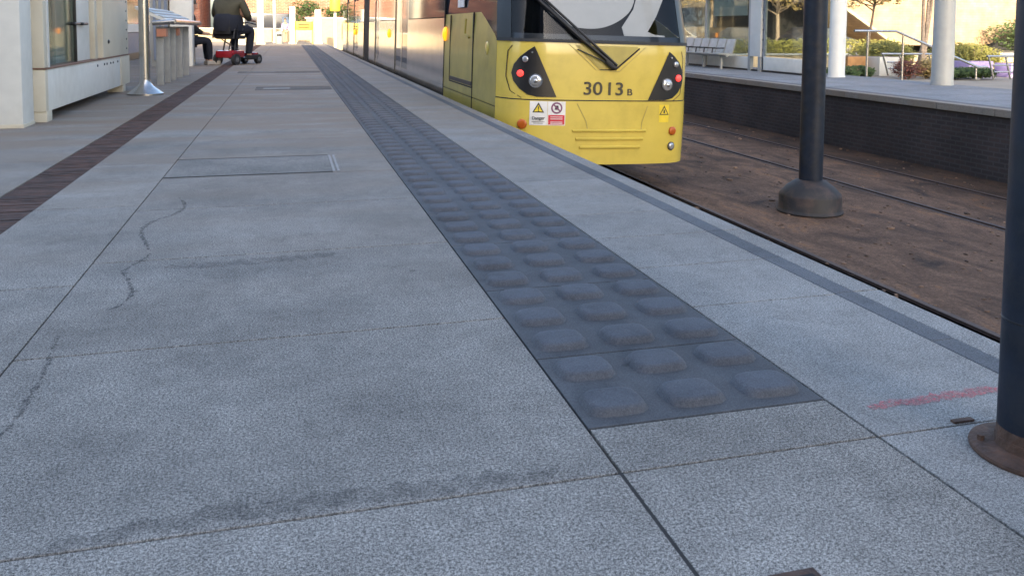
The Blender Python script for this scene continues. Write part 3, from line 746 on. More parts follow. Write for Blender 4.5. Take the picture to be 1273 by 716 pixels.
MB().box(X0-.001, X0+.015, 13.7-10.85, 14.2-10.85, 1.50-ZB, 1.75-ZB).build('window_sticker', 'printed_white', tram)
q = MB(); q.box(-1.0, 1.0, 1.6, 3.5, .25, .5); q.box(-1.2, 1.2, 5, 33, .15, .6); q.build('underframe', 'black_matt', tram)
for yy in (3.0, 4.9, 18.5, 20.3, 29, 31):
    for sx in (-1, 1):
        q = MB(); q.tube((sx*.66, yy, .33), (sx*.80, yy, .33), .33, n=24); q.build('wheel', 'rail', tram)

# ------------------------------------------------------------------ poles
h = thing('catenary_pole', 'thick dark navy pole on a bell shaped base between the two tracks', 'pole', (6.43, 9.2, ZB))
q = MB(); q.lathe((0, 0, 0), [(.145, .36), (.145, 5.5), (.12, 5.52), (.12, 7.5)]); q.build('shaft', 'navy', h)
q = MB(); q.lathe((0, 0, 0), [(.40, 0), (.41, .02), (.395, .045), (.385, .06), (.385, .21), (.37, .245), (.29, .33), (.20, .395), (.15, .415)], 48); q.build('bell_base', 'bell', h)
q = MB(); q.tube((-2.6, 0, 6.5), (2.6, 0, 6.5), .05); q.tube((0, 0, 7.3), (2.4, 0, 6.55), .02); q.tube((0, 0, 7.3), (-2.4, 0, 6.55), .02); q.build('cross_arm', 'navy', h)
h = thing('canopy_pole', 'dark navy pole with rusty round base plate at the right edge of the paving', 'pole', (2.04, 1.832, 0))
q = MB(); q.lathe((0, 0, 0), [(.101, 0), (.099, .02), (.098, .04), (.096, 3.4)], 48); q.build('shaft', 'navy', h)
q = MB(); q.lathe((0, 0, .385), [(.096, 0), (.0985, .002), (.0985, .007), (.096, .009)], 48); q.build('collar', 'black', h)
q = MB(); q.lathe((0, 0, 0), [(.165, .0), (.168, .006), (.166, .014), (.155, .020), (.12, .023), (.104, .024), (.102, .05)], 48); q.build('base_plate', 'rusty', h)
q = MB(); q.lathe((0, 0, 0), [(.0985, .024), (.1005, .03), (.0985, .075), (.0975, .08)], 48); q.build('rust_band', 'rusty', h)
for k in range(4):
    a = R(45+90*k+12); q = MB(); q.tube((.138*math.cos(a), .138*math.sin(a), .018), (.138*math.cos(a), .138*math.sin(a), .036), .011, n=6); q.build('bolt', 'rusty', h)
tag(MB().box(1.955, 2.03, 2.036, 2.056, 0, .008, .003).build('metal_clip', 'rusty'), 'tiny rusty metal strip in the joint beside the near pole base', 'metal strip')
h = thing('bin', 'x', 'x')
bpy.data.objects.remove(h)
# steel post left
h = thing('steel_post', 'round polished steel post with a flared conical base on the left', 'post', (-2.40, 15.65, 0))
q = MB(); q.tube((0, 0, .15), (0, 0, 3.4), .085, n=28); q.build('shaft', 'steel', h)
q = MB(); q.lathe((0, 0, 0), [(.30, 0), (.30, .03), (.27, .045), (.15, .14), (.10, .20), (.086, .26)], 36); q.build('flared_base', 'steel', h)

# ------------------------------------------------------------------ cream kiosk left
h = thing('cream_column', 'broad cream painted steel column at the far left in front of the glazed kiosk', 'column', (-3.13, 11.0, 0))
MB().box(-.22, .15, -.2, .25, .04, 3.2, .02).build('casing', 'cream_light', h)
MB().box(-.235, .155, -.205, .26, 0, .045, .005).build('plinth', 'cream', h)
K = thing('kiosk', 'cream steel glazed kiosk with a low panel on feet and a brown sill', 'kiosk', (-2.88, 11.4, 0))
def kb(nm, m, x0, x1, y0, y1, z0, z1, bev=0, par=None): return MB().box(x0, x1, y0, y1, z0, z1, bev).build(nm, m, par or K)
kb('lower_panel', 'cream_light', -.05, 0, .10, 4.75, .13, .65, .01)
kb('end_panel', 'cream', -.30, 0, -.02, .10, .13, .65, .012)
kb('end_panel', 'cream', -.30, .01, 4.76, 5.6, .13, .65, .012)
for a in (.0, 4.95): kb('foot', 'cream', -.26, .0, a, a+.24, 0, .135, .008)
kb('sill', 'sill', -.35, .015, -.03, 5.62, .652, .668, .004)
kb('corner_post', 'cream', -.30, -.005, -.02, .12, .67, 2.6, .02)
kb('corner_trim', 'white', -.05, .005, .13, .20, .67, 2.6, .01)
kb('riveted_post', 'cream', -.28, .005, 3.35, 5.55, .67, 2.6, .02)
kb('door_panel', 'cream_light', -.14, -.10, 1.96, 2.9, .67, 2.6, .008)
kb('mullion', 'cream', -.2, -.04, 2.98, 3.15, .67, 2.6, .01)
kb('door_edge', 'black', -.11, -.07, 1.93, 1.955, .67, 2.6)
o = kb('window', 'green_glass', -.105, -.095, .2, 1.93, .67, 2.6)
kb('inner_panel', 'white', -.26, -.22, .4, 5.4, .2, 2.6)
kb('inner_post', 'grey_paint', -.21, -.16, 1.0, 1.15, .67, 2.6)
kb('floor', 'grey_paint', -1.1, -.1, .1, 5.5, .6, .64)
kb('rear_wall', 'cream', -1.35, -1.2, -.02, 5.6, 0, 2.6)
kb('roof', 'cream', -1.4, .15, -.1, 5.7, 2.6, 2.75, .03)
for yy, xx in ((1.78, -.11), (2.2, -.095)): q = MB(); q.path([(xx, yy, 1.22), (xx+.05, yy, 1.22), (xx+.05, yy+.28, 1.22), (xx, yy+.28, 1.22)], .022); q.build('handle', 'black', K)
q = MB()
for k in range(9): q.ball((.008, 5.35, .78+k*.17), .012, .014, .014, 8)
for yy in (2.9, 3.4, 3.6, 3.9, 4.1, 4.5): q.ball((.004, yy, .57), .012, .02, .02, 8)
q.ball((.008, 3.75, .93), .02, .06, .035, 10); q.build('rivets', 'black', K)
# structures behind the kiosk
h = thing('station_wall', 'blue grey clad wall with a white band seen between the kiosk and steel post', 'wall', (-5.2, 26, 0))
MB().box(-.3, 0, -9, 18, 0, .25).build('plinth', 'black', h)
MB().box(-.3, .02, -9, 18, .25, .95).build('cladding', 'blue_grey', h)
MB().box(-.3, .05, -9, 18, .97, 1.25).build('band', 'cream_light', h)
MB().box(-.3, 0, -9, 18, 1.27, 2.4).build('glazing', 'window_dark', h)
MB().box(-1.2, .2, -9, 18, 2.4, 2.7).build('roof', 'cream', h)
# leaning rail bench
h = thing('leaning_bench', 'grey steel leaning bench with sloped top on flat legs behind the steel post', 'leaning bench', (-2.4, 18.0, 0))
for i, yy in enumerate((0.1, .9, 1.7, 2.7, 3.8)):
    MB().box(-.16+.02*i, -.02+.02*i, yy, yy+.09, 0, 1.18, .006).build('leg', 'leg_grey', h)
q = MB(); q.prism([(-.48, -.25, 1.52), (-.48, -.25, 1.58), (.20, -.25, 1.28), (.20, -.25, 1.22)], (0, 4.6, 0)); q.build('sloped_top', 'cream_light', h)
q = MB()
for k in range(3): q.prism([(-.40+k*.17, -.22, 1.548-k*.075+.004), (-.31+k*.17, -.22, 1.508-k*.075+.004), (-.31+k*.17, -.22, 1.520-k*.075+.004), (-.40+k*.17, -.22, 1.560-k*.075+.004)], (0, 4.5, 0))
q.build('top_slats', 'leg_grey', h)
q = MB(); q.tube((.24, -.35, 1.28), (.24, 4.6, 1.26), .055, n=16); q.tube((-.15, -.35, 1.25), (.26, -.35, 1.28), .05); q.build('front_tube', 'steel', h)
for yy in (-.1, 1.9): MB().box(-.12, .06, yy, yy+.3, .98, 1.14, .01).build('orange_box', 'orange', h)
# shelter column behind
h = thing('shelter_column', 'wide pale grey column of the shelter beside the mobility scooter', 'column', (-2.7, 26.2, 0))
MB().box(-.62, 0, 0, .5, 0, 3.2, .03).build('casing', 'cream_light', h)
MB().box(-1.15, -.66, -.05, .45, 0, 3.2, .02).build('side_casing', 'grey_paint', h)
for k in range(3): MB().box(-1.05+k*.15, -.98+k*.15, -.12, -.05, .2, 3.2).build('fin', 'blue_grey', h)

# ------------------------------------------------------------------ people
def skinmesh(name, verts, edges, m, parent, sub=2, root=0):
    me = bpy.data.meshes.new(name); me.from_pydata([v[:3] for v in verts], edges, [])
    ob = bpy.data.objects.new('t', me); COL.objects.link(ob)
    sk = ob.modifiers.new('s', 'SKIN'); sk.use_smooth_shade = True
    lay = me.skin_vertices[0].data
    for i, v in enumerate(verts):
        rx, ry = (v[3], v[4]) if len(v) > 4 else (v[3], v[3])
        lay[i].radius = (rx, ry); lay[i].use_root = (i == root)
    sb = ob.modifiers.new('u', 'SUBSURF'); sb.levels = sub; sb.render_levels = sub
    dg = bpy.context.evaluated_depsgraph_get(); m2 = bpy.data.meshes.new_from_object(ob.evaluated_get(dg))
    bpy.data.objects.remove(ob)
    m2.materials.clear(); m2.materials.append(M[m])
    for p in m2.polygons: p.use_smooth = True
    m2.name = name
    o = bpy.data.objects.new(name, m2); COL.objects.link(o); o.parent = parent; return o
def seated(root, seat, jacket, trousers, lean=.05, armfwd=.35, footfwd=.42, spread=.12, handz=.18, hair='hair', bulk=1.0, shoe='shoe'):
    """seated figure, forward = +Y, hips at height seat"""
    s = seat; B = bulk
    V = [(0, 0, s+.08, .14), (0, lean*.3, s+.28, .13), (0, lean, s+.50, .14), (0, lean+.02, s+.60, .06), (0, lean+.04, s+.68, .075), (0, lean+.05, s+.78, .095), (0, lean+.04, s+.86, .07)]
    E = [(0, 1), (1, 2), (2, 3), (3, 4), (4, 5), (5, 6)]
    def add(p, frm): V.append(p); E.append((frm, len(V)-1)); return len(V)-1
    for sx in (-1, 1):
        a = add((sx*.19, lean, s+.52, .055), 2); a = add((sx*.25, lean+.04, s+.30, .045), a)
        a = add((sx*.21, armfwd, s+handz, .035), a); a = add((sx*.20, armfwd+.07, s+handz, .032, .02), a)
        a = add((sx*.20, armfwd+.12, s+handz-.01, .036, .018), a)
        a = add((sx*.10, .05, s+.03, .085), 0); a = add((sx*(spread+.03), .40, s+.06, .065), a)
        a = add((sx*spread, footfwd, .12, .042), a); a = add((sx*spread, footfwd+.02, .06, .045), a)
        a = add((sx*spread, footfwd+.16, .035, .04, .03), a)
    skinmesh('body', V, E, 'skin', root)
    # fingers: five short chains per hand
    for sx in (-1, 1):
        bx, by, bz = sx*.20, armfwd+.13, s+handz-.01
        vs = []; es = []
        q = MB()
        for k in range(4):
            ox = bx+(-.027+k*.018); L_ = (.032, .038, .036, .028)[k]
            q.path([Vector((ox, by-.01, bz)), Vector((ox, by+L_*.6, bz-.008)), Vector((ox, by+L_, bz-.03))], .0085, 8)
        q.path([Vector((bx-sx*.032, by-.05, bz)), Vector((bx-sx*.052, by-.02, bz-.01)), Vector((bx-sx*.045, by+.008, bz-.022))], .010, 8)
        q.build('fingers', 'skin', root)
    Jv = [(0, 0, s+.0, .165*B, .16*B), (0, lean*.2, s+.28, .165*B, .17*B), (0, lean, s+.50, .145*B, .13*B), (0, lean+.02, s+.575, .07)]
    Je = [(0, 1), (1, 2), (2, 3)]
    for sx in (-1, 1):
        Jv.append((sx*.19*B, lean, s+.52, .078)); Je.append((2, len(Jv)-1))
        Jv.append((sx*.26*B, lean+.03, s+.29, .070)); Je.append((len(Jv)-2, len(Jv)-1))
        Jv.append((sx*.215, armfwd-.03, s+handz, .050)); Je.append((len(Jv)-2, len(Jv)-1))
    skinmesh('jacket', Jv, Je, jacket, root)
    Tv = [(0, 0, s+.05, .155*B, .13)]; Te = []
    for sx in (-1, 1):
        Tv.append((sx*.10, .06, s+.03, .105)); Te.append((0, len(Tv)-1))
        Tv.append((sx*(spread+.03), .40, s+.05, .085)); Te.append((len(Tv)-2, len(Tv)-1))
        Tv.append((sx*spread, footfwd, .15, .062)); Te.append((len(Tv)-2, len(Tv)-1))
        Tv.append((sx*spread, footfwd, .10, .060)); Te.append((len(Tv)-2, len(Tv)-1))
    skinmesh('trousers', Tv, Te, trousers, root)
    for sx in (-1, 1):
        q = MB(); q.box(sx*spread-.048, sx*spread+.048, footfwd-.06, footfwd+.21, 0, .085, .025); q.build('shoe', shoe, root)
    hx = (0, lean+.05, s+.79)
    q = MB(); q.ball((hx[0], hx[1]-.02, hx[2]+.035), .098, .112, .105); q.build('hair', hair, root)
    q = MB()
    for sx in (-1, 1): q.ball((sx*.035, hx[1]+.093, hx[2]-.0), .012, .008, .009, 8)
    q.build('eyes', 'printed_black', root)
    q = MB(); q.prism([(-.014, hx[1]+.085, hx[2]-.045), (.014, hx[1]+.085, hx[2]-.045), (0, hx[1]+.088, hx[2]+.005)], (0, .022, -.003)); q.ball((0, hx[1]+.088, hx[2]-.07), .024, .010, .006, 8)
    for sx in (-1, 1): q.ball((sx*.097, hx[1]+.0, hx[2]-.01), .010, .020, .030, 8)
    q.build('face_features', 'skin', root)
# mobility scooter, scale 1.55 to the platform around it
SX, SY, SR, SS = -1.60, 27.6, R(-33), 1.75
h = thing('mobility_scooter', 'small red mobility scooter with black seat carrying the man in khaki', 'mobility scooter', (SX, SY, 0), SR, scale=1.5)
MB().box(-.21, .21, -.38, .06, .14, .30, .05).build('rear_shroud', 'scooter_red', h)
MB().box(-.20, .20, .04, .52, .10, .15, .02).build('foot_deck', 'black', h)
MB().box(-.17, .17, .46, .60, .10, .24, .04).build('front_shroud', 'scooter_red', h)
for x, y, r_ in ((-.22, -.27, .115), (.22, -.27, .115), (-.17, .56, .10), (.17, .56, .10)):
    o = MB().tube((x-.035, y, r_), (x+.035, y, r_), r_, n=24).build('wheel', 'rubber', h)
    MB().tube((x-.038, y, r_), (x+.038, y, r_), r_*.5, n=18).build('rim', 'steel', o)
q = MB(); q.path([(-.14, -.2, .28), (-.12, -.14, .54)], .016); q.path([(.14, -.2, .28), (.12, -.14, .54)], .016); q.path([(-.14, -.02, .28), (.12, -.28, .53)], .012); q.path([(.14, -.02, .28), (-.12, -.28, .53)], .012); q.build('seat_frame', 'black', h)
MB().box(-.22, .22, -.36, .08, .53, .61, .03).build('seat', 'black_matt', h)
MB().box(-.20, .20, -.43, -.37, .63, .92, .025).build('backrest', 'black_matt', h)
for sx in (-1, 1):
    q = MB(); q.path([(sx*.25, -.38, .55), (sx*.25, -.34, .72), (sx*.25, -.05, .73)], .018); q.build('armrest', 'black', h)
q = MB(); q.path([(0, .54, .2), (0, .44, .84)], .025); q.build('tiller', 'black', h)
q = MB(); q.path([(-.24, .40, .84), (0, .45, .88), (.24, .40, .84)], .016); q.build('handlebar', 'black', h)
MB().box(-.09, .09, .46, .56, .55, .75, .02).build('basket', 'black', h)
h = thing('person', 'heavy seated person in khaki coat and dark trousers riding the red scooter, seen from behind', 'person', (SX-.0, SY, .14), SR, scale=SS)
o_ = h
seated(h, .50, 'khaki', 'dark_cloth', lean=.03, armfwd=.32, footfwd=.36, spread=.15, handz=.22, bulk=1.36, shoe='black_matt')
for c in h.children: c.location.y -= .16
for c in h.children:
    if c.name.startswith(('trousers', 'shoe', 'body')): pass
# the coat's dark lower half
q = MB(); q.lathe((0, -.17, .52), [(.235, 0), (.255, .10), (.25, .20), (.235, .26), (.19, .30)], 28); o = q.build('coat_hem', 'dark_cloth', h); 
h2 = thing('person', 'person in dark clothes seated beside the pale column left of the scooter', 'person', (-2.98, 27.3, .0), R(-72), scale=1.5)
seated(h2, .46, 'shirt', 'dark_cloth', lean=.06, armfwd=.30, footfwd=.42)
h = thing('waiting_bench', 'dark low bench under the seated person by the pale column', 'bench', (-2.9, 27.1, 0))
MB().box(-.5, .15, -.5, 1.4, .60, .68, .02).build('seat', 'black_matt', h)
for yy in (-.4, 1.2): MB().box(-.35, .05, yy, yy+.08, 0, .60).build('leg', 'black', h)

# ------------------------------------------------------------------ opposite platform furniture
S = thing('glass_shelter', 'white framed glass waiting shelter on the opposite platform', 'shelter', (12.95, 19.0, 0))
def sb(nm, m, x0, x1, y0, y1, z0, z1, bev=0): return MB().box(x0, x1, y0, y1, z0, z1, bev).build(nm, m, S)
sb('lower_panel', 'cream_light', -.03, .03, .0, 1.9, .06, .42, .01)
sb('lower_panel', 'cream_light', .02, .06, 2.6, 9.0, .02, .40, .01)
sb('kick_strip', 'black', -.01, .02, 0, 9.0, 0, .05)
sb('glass_pane', 'glass', -.005, .005, .05, 1.85, .44, 2.5)
sb('glass_pane', 'glass', .03, .04, 2.75, 5.2, .42, 2.5)
sb('glass_pane', 'glass', .03, .04, 5.3, 9.0, .42, 2.5)
sb('glass_pane', 'glass', .1, 1.3, -.005, .005, .44, 2.5)
sb('white_post', 'white', -.08, .12, 1.92, 2.5, .42, 2.6, .02)
sb('post', 'grey_paint', -.04, .06, 2.5, 2.65, 0, 2.6, .01)
sb('post', 'grey_paint', -.05, .05, 1.95, 2.1, 0, .42, .01)
sb('post', 'blue_grey', -.03, .03, 1.84, 1.90, .06, 2.6)
sb('post', 'grey_paint', -.02, .08, 5.2, 5.3, 0, 2.6)
sb('post', 'grey_paint', -.02, .08, 8.9, 9.05, 0, 2.6)
sb('roof', 'white', -.6, 1.6, -.5, 9.4, 2.6, 2.75, .03)
sb('poster', 'white', .05, .07, 2.9, 4.9, 1.6, 2.3)
q = MB()
for k in range(6): q.box(-.05, -.03, 1.86, 1.885, .6+k*.28, .64+k*.28)
q.build('hinge', 'black', S)
tag(MB().lathe((13.47, 18.33, 0), [(.22, 0), (.21, .03), (.20, .05), (.20, 4.5)], 32).build('white_column', 'white'), 'white round column partly behind the dark pole between the tracks', 'column')
tag(MB().lathe((13.9, 15.25, 0), [(.235, 0), (.235, .02), (.225, .05), (.205, 4.5)], 36).build('grey_column', 'grey_paint'), 'pale grey round column standing alone on the opposite platform', 'column')
B = thing('platform_seat_row', 'row of joined grey metal seats in the opposite shelter', 'bench', (12.55, 22.2, 0))
MB().box(-.03, .03, 0, 3.6, .38, .43).build('beam', 'grey_paint', B)
for k in range(7):
    y0 = .05+k*.52
    o = MB().box(-.25, .18, y0, y0+.46, .44, .48, .015).build('seat', 'grey_paint', B)
    q = MB(); q.prism([(.18, y0, .46), (.22, y0, .46), (.34, y0, .88), (.30, y0, .90)], (0, .46, 0)); q.build('seat_back', 'seat_grey', o)
    if k: q = MB(); q.path([(-.2, y0-.03, .48), (-.18, y0-.03, .62), (.2, y0-.03, .62)], .018); q.build('armrest', 'black', B)
for yy in (.3, 1.4, 2.5, 3.4): MB().box(-.03, .03, yy, yy+.06, 0, .4).build('leg', 'grey_paint', B)
# stepped handrail
H = thing('handrail', 'steel handrail with two posts sloping down beside the opposite platform', 'handrail', (14.21, 18.2, -.1))
q = MB(); q.path([(-.35, 0, 1.27), (.9, 0, 1.27), (3.45, -.05, .33), (3.75, -.05, .33)], .033); q.build('rail', 'steel', H)
for x, zt in ((.05, 1.26), (1.12, 1.18), (3.45, .32)):
    o = MB().tube((x, 0, 0), (x, 0, zt), .028).build('post', 'steel', H); MB().box(x-.09, x+.09, -.09, .09, 0, .02).build('foot_plate', 'steel', o)
H = thing('railing', 'low three bar steel railing with leaning posts by the right dark pole', 'railing', (18.2, 18.1, -.1))
q = MB(); q.path([(-.3, 0, .62), (2.2, 0, .60)], .03); q.path([(-.1, 0, .38), (2.2, 0, .36)], .02); q.path([(-.05, 0, .2), (2.2, 0, .18)], .02); q.build('rail', 'steel', H)
for x in (-.2, .35, 1.35, 2.1): MB().tube((x+.15, 0, 0), (x-.05, 0, .62), .025).build('post', 'steel', H)
dup(H, (16.6, 20.2, -.1), 0, 'low pale railing between the handrail posts and the grey column')
H = thing('upper_handrail', 'short end of a steel handrail sticking out behind the near right pole', 'handrail', (17.2, 15.6, -.1))
q = MB(); q.path([(0, 0, 1.13), (1.8, 0, 1.12), (3.4, -.3, .6)], .045); q.build('rail', 'steel', H)
for x in (.7, 1.7): MB().tube((x, 0, 0), (x, 0, 1.13), .025).build('post', 'steel', H)

# ------------------------------------------------------------------ plants
def leaves(name, m, blobs, n, size, parent=None, seed=1, flat=.0):
    rnd = random.Random(seed); q = MB(); tot = sum(b[3]*b[4]*b[5] for b in blobs)
    for bl in blobs:
        k = int(n*bl[3]*bl[4]*bl[5]/tot)
        for _ in range(k):
            d = Vector((rnd.gauss(0, 1), rnd.gauss(0, 1), rnd.gauss(0, 1))).normalized()*(rnd.random()**.28)*rnd.uniform(.9, 1.06)
            c = Vector((bl[0]+d.x*bl[3], bl[1]+d.y*bl[4], bl[2]+d.z*bl[5]))
            if c.z < .01: continue
            u = Vector((rnd.gauss(0, 1), rnd.gauss(0, 1), rnd.gauss(0, 1))).normalized(); v = u.orthogonal().normalized(); s = size*rnd.uniform(.6, 1.4)
            vs = [q.b.verts.new(c+u*s), q.b.verts.new(c+v*s*.45), q.b.verts.new(c-u*s), q.b.verts.new(c-v*s*.45)]; q.b.faces.new(vs)
    return q.build(name, m, parent, sharp=False)
def tree(label, loc, H, crown_m, bark='bark', seed=1, nleaf=5000, leaf=.09, crown_r=1.6, base=.45, stems=1, trunk_r=.09, group=None, twigs=22, name='tree'):
    rnd = random.Random(seed); h = thing(name, label, 'tree', loc, group=group)
    q = MB(); tips = []
    for s in range(stems):
        a = rnd.uniform(0, 6.28); p = Vector((math.cos(a)*.12*(stems > 1), math.sin(a)*.12*(stems > 1), 0)); d = Vector((rnd.uniform(-.12, .12), rnd.uniform(-.1, .1), 1)).normalized()
        pts = [p]; 
        for k in range(6): p = p+d*(H*.8/6); d = (d+Vector((rnd.uniform(-.09, .09), rnd.uniform(-.09, .09), 0))).normalized(); pts.append(p)
        for k in range(6): q.tube(pts[k], pts[k+1], trunk_r*(1-k/7), trunk_r*(1-(k+1)/7), 9, caps=False)
        for t in range(twigs//stems):
            k = rnd.randint(2 if base < .5 else 3, 5); f = rnd.random(); o = pts[k].lerp(pts[k+1], f); a = rnd.uniform(0, 6.28)
            L_ = crown_r*rnd.uniform(.5, 1)*(1.2-.12*k); dd = Vector((math.cos(a), math.sin(a), rnd.uniform(.2, .9))).normalized()
            mid = o+dd*L_*.5; tip = mid+(dd+Vector((rnd.uniform(-.4, .4), rnd.uniform(-.4, .4), .15))).normalized()*L_*.5
            q.tube(o, mid, trunk_r*.35, trunk_r*.22, 6, caps=False); q.tube(mid, tip, trunk_r*.22, .008, 6, caps=False); tips.append(tip)
            for e in range(3): q.tube(mid.lerp(tip, rnd.random()), tip+Vector((rnd.uniform(-.5, .5), rnd.uniform(-.5, .5), rnd.uniform(-.1, .6)))*.8, trunk_r*.12, .005, 5, caps=False)
    q.build('trunk', bark, h, sharp=False)
    if nleaf:
        bl = [(t.x, t.y, t.z, crown_r*.33, crown_r*.33, crown_r*.24) for t in tips]
        leaves('crown', crown_m, bl, nleaf, leaf, h, seed)
    return h
def shrub(label, loc, r, hh, m, seed, n=3500, leaf=.04, name='shrub', group=None):
    h = thing(name, label, 'shrub', loc, group=group); rnd = random.Random(seed)
    q = MB()
    for k in range(7): q.tube((0, 0, 0), (rnd.uniform(-.6, .6)*r, rnd.uniform(-.6, .6)*r, hh*.8), .02, .006, 5)
    q.build('stem', 'bark', h, sharp=False)
    bl = [(rnd.uniform(-.35, .35)*r, rnd.uniform(-.35, .35)*r, hh*rnd.uniform(.4, .62), r*.66, r*.66, hh*.42) for _ in range(7)]
    leaves('foliage', m, bl, n, leaf, h, seed); return h
shrub('broad clipped olive shrub behind the handrail posts', (18.0, 22.4, -.14), 1.15, 1.0, 'leaf_olive', 3, 9000, .045)
shrub('rounded yellow green shrub beside the right dark pole', (20.4, 21.2, -.14), 1.35, 1.0, 'leaf_olive', 4, 11000, .045)
shrub('straggly reddish shrub in front of the white planter', (16.4, 19.2, -.14), .45, .55, 'leaf_red', 5, 1100, .04)
shrub('tufted orange shrub by the second handrail post', (17.05, 19.3, -.14), .4, .6, 'leaf_gold', 6, 1500, .04)
for i, (x, y, lab) in enumerate(((14.9, 20.0, 'low green planting between the white column and first handrail post'), (17.6, 18.9, 'low green planting at the foot of the second handrail post'), (18.3, 18.9, 'low green planting right of the grey column'), (15.6, 20.2, 'low green planting below the ochre planter'))):
    shrub(lab, (x, y, -.14), .55, .34, 'leaf_green', 10+i, 2600, .04, group='low planting along the opposite platform')
tree('slim tree with drooping olive crown behind the handrail', (19.2, 24.5, -.14), 4.2, 'leaf_gold', seed=5, nleaf=5200, leaf=.07, crown_r=1.5, base=.6, trunk_r=.07)
tree('pale multi stemmed bare tree left of the grey column', (17.7, 20.3, -.14), 5.0, 'leaf_gold', 'bark_pale', seed=8, nleaf=500, crown_r=1.2, stems=3, base=.6, trunk_r=.075)
def planter(label, x, y, wx, hz, m):
    h = thing('planter', label, 'planter', (x, y, -.14)); MB().box(-wx/2, wx/2, -.3, .3, 0, hz, .02).build('box', m, h); MB().box(-wx/2+.05, wx/2-.05, -.25, .25, hz-.05, hz+.01).build('soil', 'bark', h)
planter('ochre box planter behind the first handrail post', 16.25, 21.4, .75, .55, 'ochre')
planter('white box planter between the handrail posts', 16.95, 20.9, .75, .55, 'white')
planter('lilac box planter right of the grey column', 19.3, 20.0, .85, .45, 'lilac')
planter('pale lilac box planter behind the low railing', 20.6, 19.6, 1.3, .40, 'lilac')
h = thing('garden_wall', 'low white garden wall with rails beyond the planters', 'wall', (19, 25.5, -.14))
MB().box(-6, 8, -.15, .15, 0, .45).build('wall', 'stone_pale', h); MB().box(-6, 8, -.2, .2, .45, .5).build('coping', 'white', h)
# tan brick wall with the splayed underside
W = thing('brick_theatre', 'tan brick building with a splayed dark undercut beyond the garden', 'building', (36, 41, -.14))
q = MB(); q.prism([(-9.4, 0, 6.2), (-7.4, 0, 3.9), (-5.3, 0, 2.55), (-2.0, 0, .45), (4.3, 0, .45), (6.1, 0, .95), (9.5, 0, 2.9), (14, 0, 5), (14, 0, 12), (-9.4, 0, 12)], (0, 12, 0)); q.build('wall', 'brick_tan', W)
MB().box(-7.5, 12, 4, 11, 0, 5.0).build('undercroft', 'black_matt', W)
MB().box(-9.4, 14, .2, 12, 12, 12.6).build('roof', 'stone_pale', W)
q = MB(); q.prism([(-9.45, -.15, 6.25), (-7.45, -.15, 3.95), (-5.35, -.15, 2.6), (-2.0, -.15, .5), (-2.0, -.15, .35), (-5.4, -.15, 2.4), (-7.55, -.15, 3.8), (-9.6, -.15, 6.1)], (0, .2, 0)); q.build('edge_trim', 'stone_pale', W)
G_ = thing('glass_block', 'blue glass office front left of the tan brick building', 'building', (29, 52, -.14))
MB().box(-7, 4, 0, 8, 0, 9).build('wall', 'blue_grey', G_)
for k in range(6):
    for j in range(3):
        o = MB().box(-6.7+k*1.8, -5.2+k*1.8, -.1, 0, .5+j*2.8, 2.8+j*2.8).build('window', 'window_blue', G_)
MB().box(-7.2, 4.2, -.3, 8, 9, 9.4).build('roof', 'stone_pale', G_)
shrub('dark ivy mass at the right foot of the brick building', (41.8, 38.5, -.14), 2.6, 2.3, 'leaf_green', 31, 4000, .11)
# background behind the shelter
bt = [(22.5, 46, 'bare street tree seen through the left shelter pane', 1), (26.5, 49, 'bare street tree left of the white shelter post', 2), (27.5, 43, 'bare golden tree seen through the right shelter pane', 3), (31.5, 47, 'bare golden tree just left of the centre pole', 4), (24.0, 56, 'distant bare tree behind the shelter bench', 5), (33, 55, 'distant bare tree beside the blue glass office', 6)]
for x, y, lab, sd in bt: tree(lab, (x, y, -.14), 7.5, 'leaf_gold', 'bark_pale', seed=20+sd, nleaf=2600, leaf=.12, crown_r=2.6, trunk_r=.13, twigs=34, group='street trees beyond the opposite platform')
facade('terrace', 'pale terrace with shop windows beyond the street trees', 14, 40, 66, 76, 10, 'stone_pale', 8, 3, side=-1, win_z0=.6, wh=2.0)
h = thing('hedge', 'long sunlit clipped hedge behind the shelter', 'hedge', (24, 37, -.14))
rr = random.Random(9); leaves('foliage', 'leaf_olive', [(-7+k*1.2, 0, .4, .9, .7, .5) for k in range(12)], 9000, .07, h, 9)
def car(label, x, y, rz, m):
    h = thing('parked_car', label, 'car', (x, y, -.14), rz, group='cars parked on the far street')
    q = MB(); q.prism([(-2.1, -.85, .3), (2.1, -.85, .3), (2.15, -.85, .75), (1.2, -.85, .9), (.6, -.8, 1.4), (-1.2, -.8, 1.42), (-1.9, -.85, .95), (-2.15, -.85, .8)], (0, 1.7, 0)); bmesh.ops.bevel(q.b, geom=q.b.edges[:], offset=.06, segments=2, affect='EDGES'); q.build('body', m, h)
    for s in (-1, 1):
        q = MB(); q.prism([(-1.1, s*.855, .95), (1.05, s*.855, .95), (.55, s*.83, 1.34), (-1.0, s*.83, 1.36)], (0, s*.012, 0)); q.build('side_windows', 'window_dark', h)
        for xx in (-1.3, 1.35):
            o = MB().tube((xx, s*.72, .32), (xx, s*.88, .32), .32, n=20).build('wheel', 'rubber', h); MB().tube((xx, s*.74, .32), (xx, s*.89, .32), .2, n=14).build('rim', 'steel', o)
        MB().box(2.05, 2.15, s*.6-.14, s*.6+.14, .6, .74, .02).build('headlight', 'lens', h)
    return h
car('dark parked car seen through the left of the shelter glass', 24.0, 41.5, R(8), 'car_dark')
car('dark hatchback parked behind the right shelter pane', 28.4, 40.3, R(5), 'car_dark')
car('white parked car beyond the shelter seats', 20.8, 43.5, R(5), 'car_white')

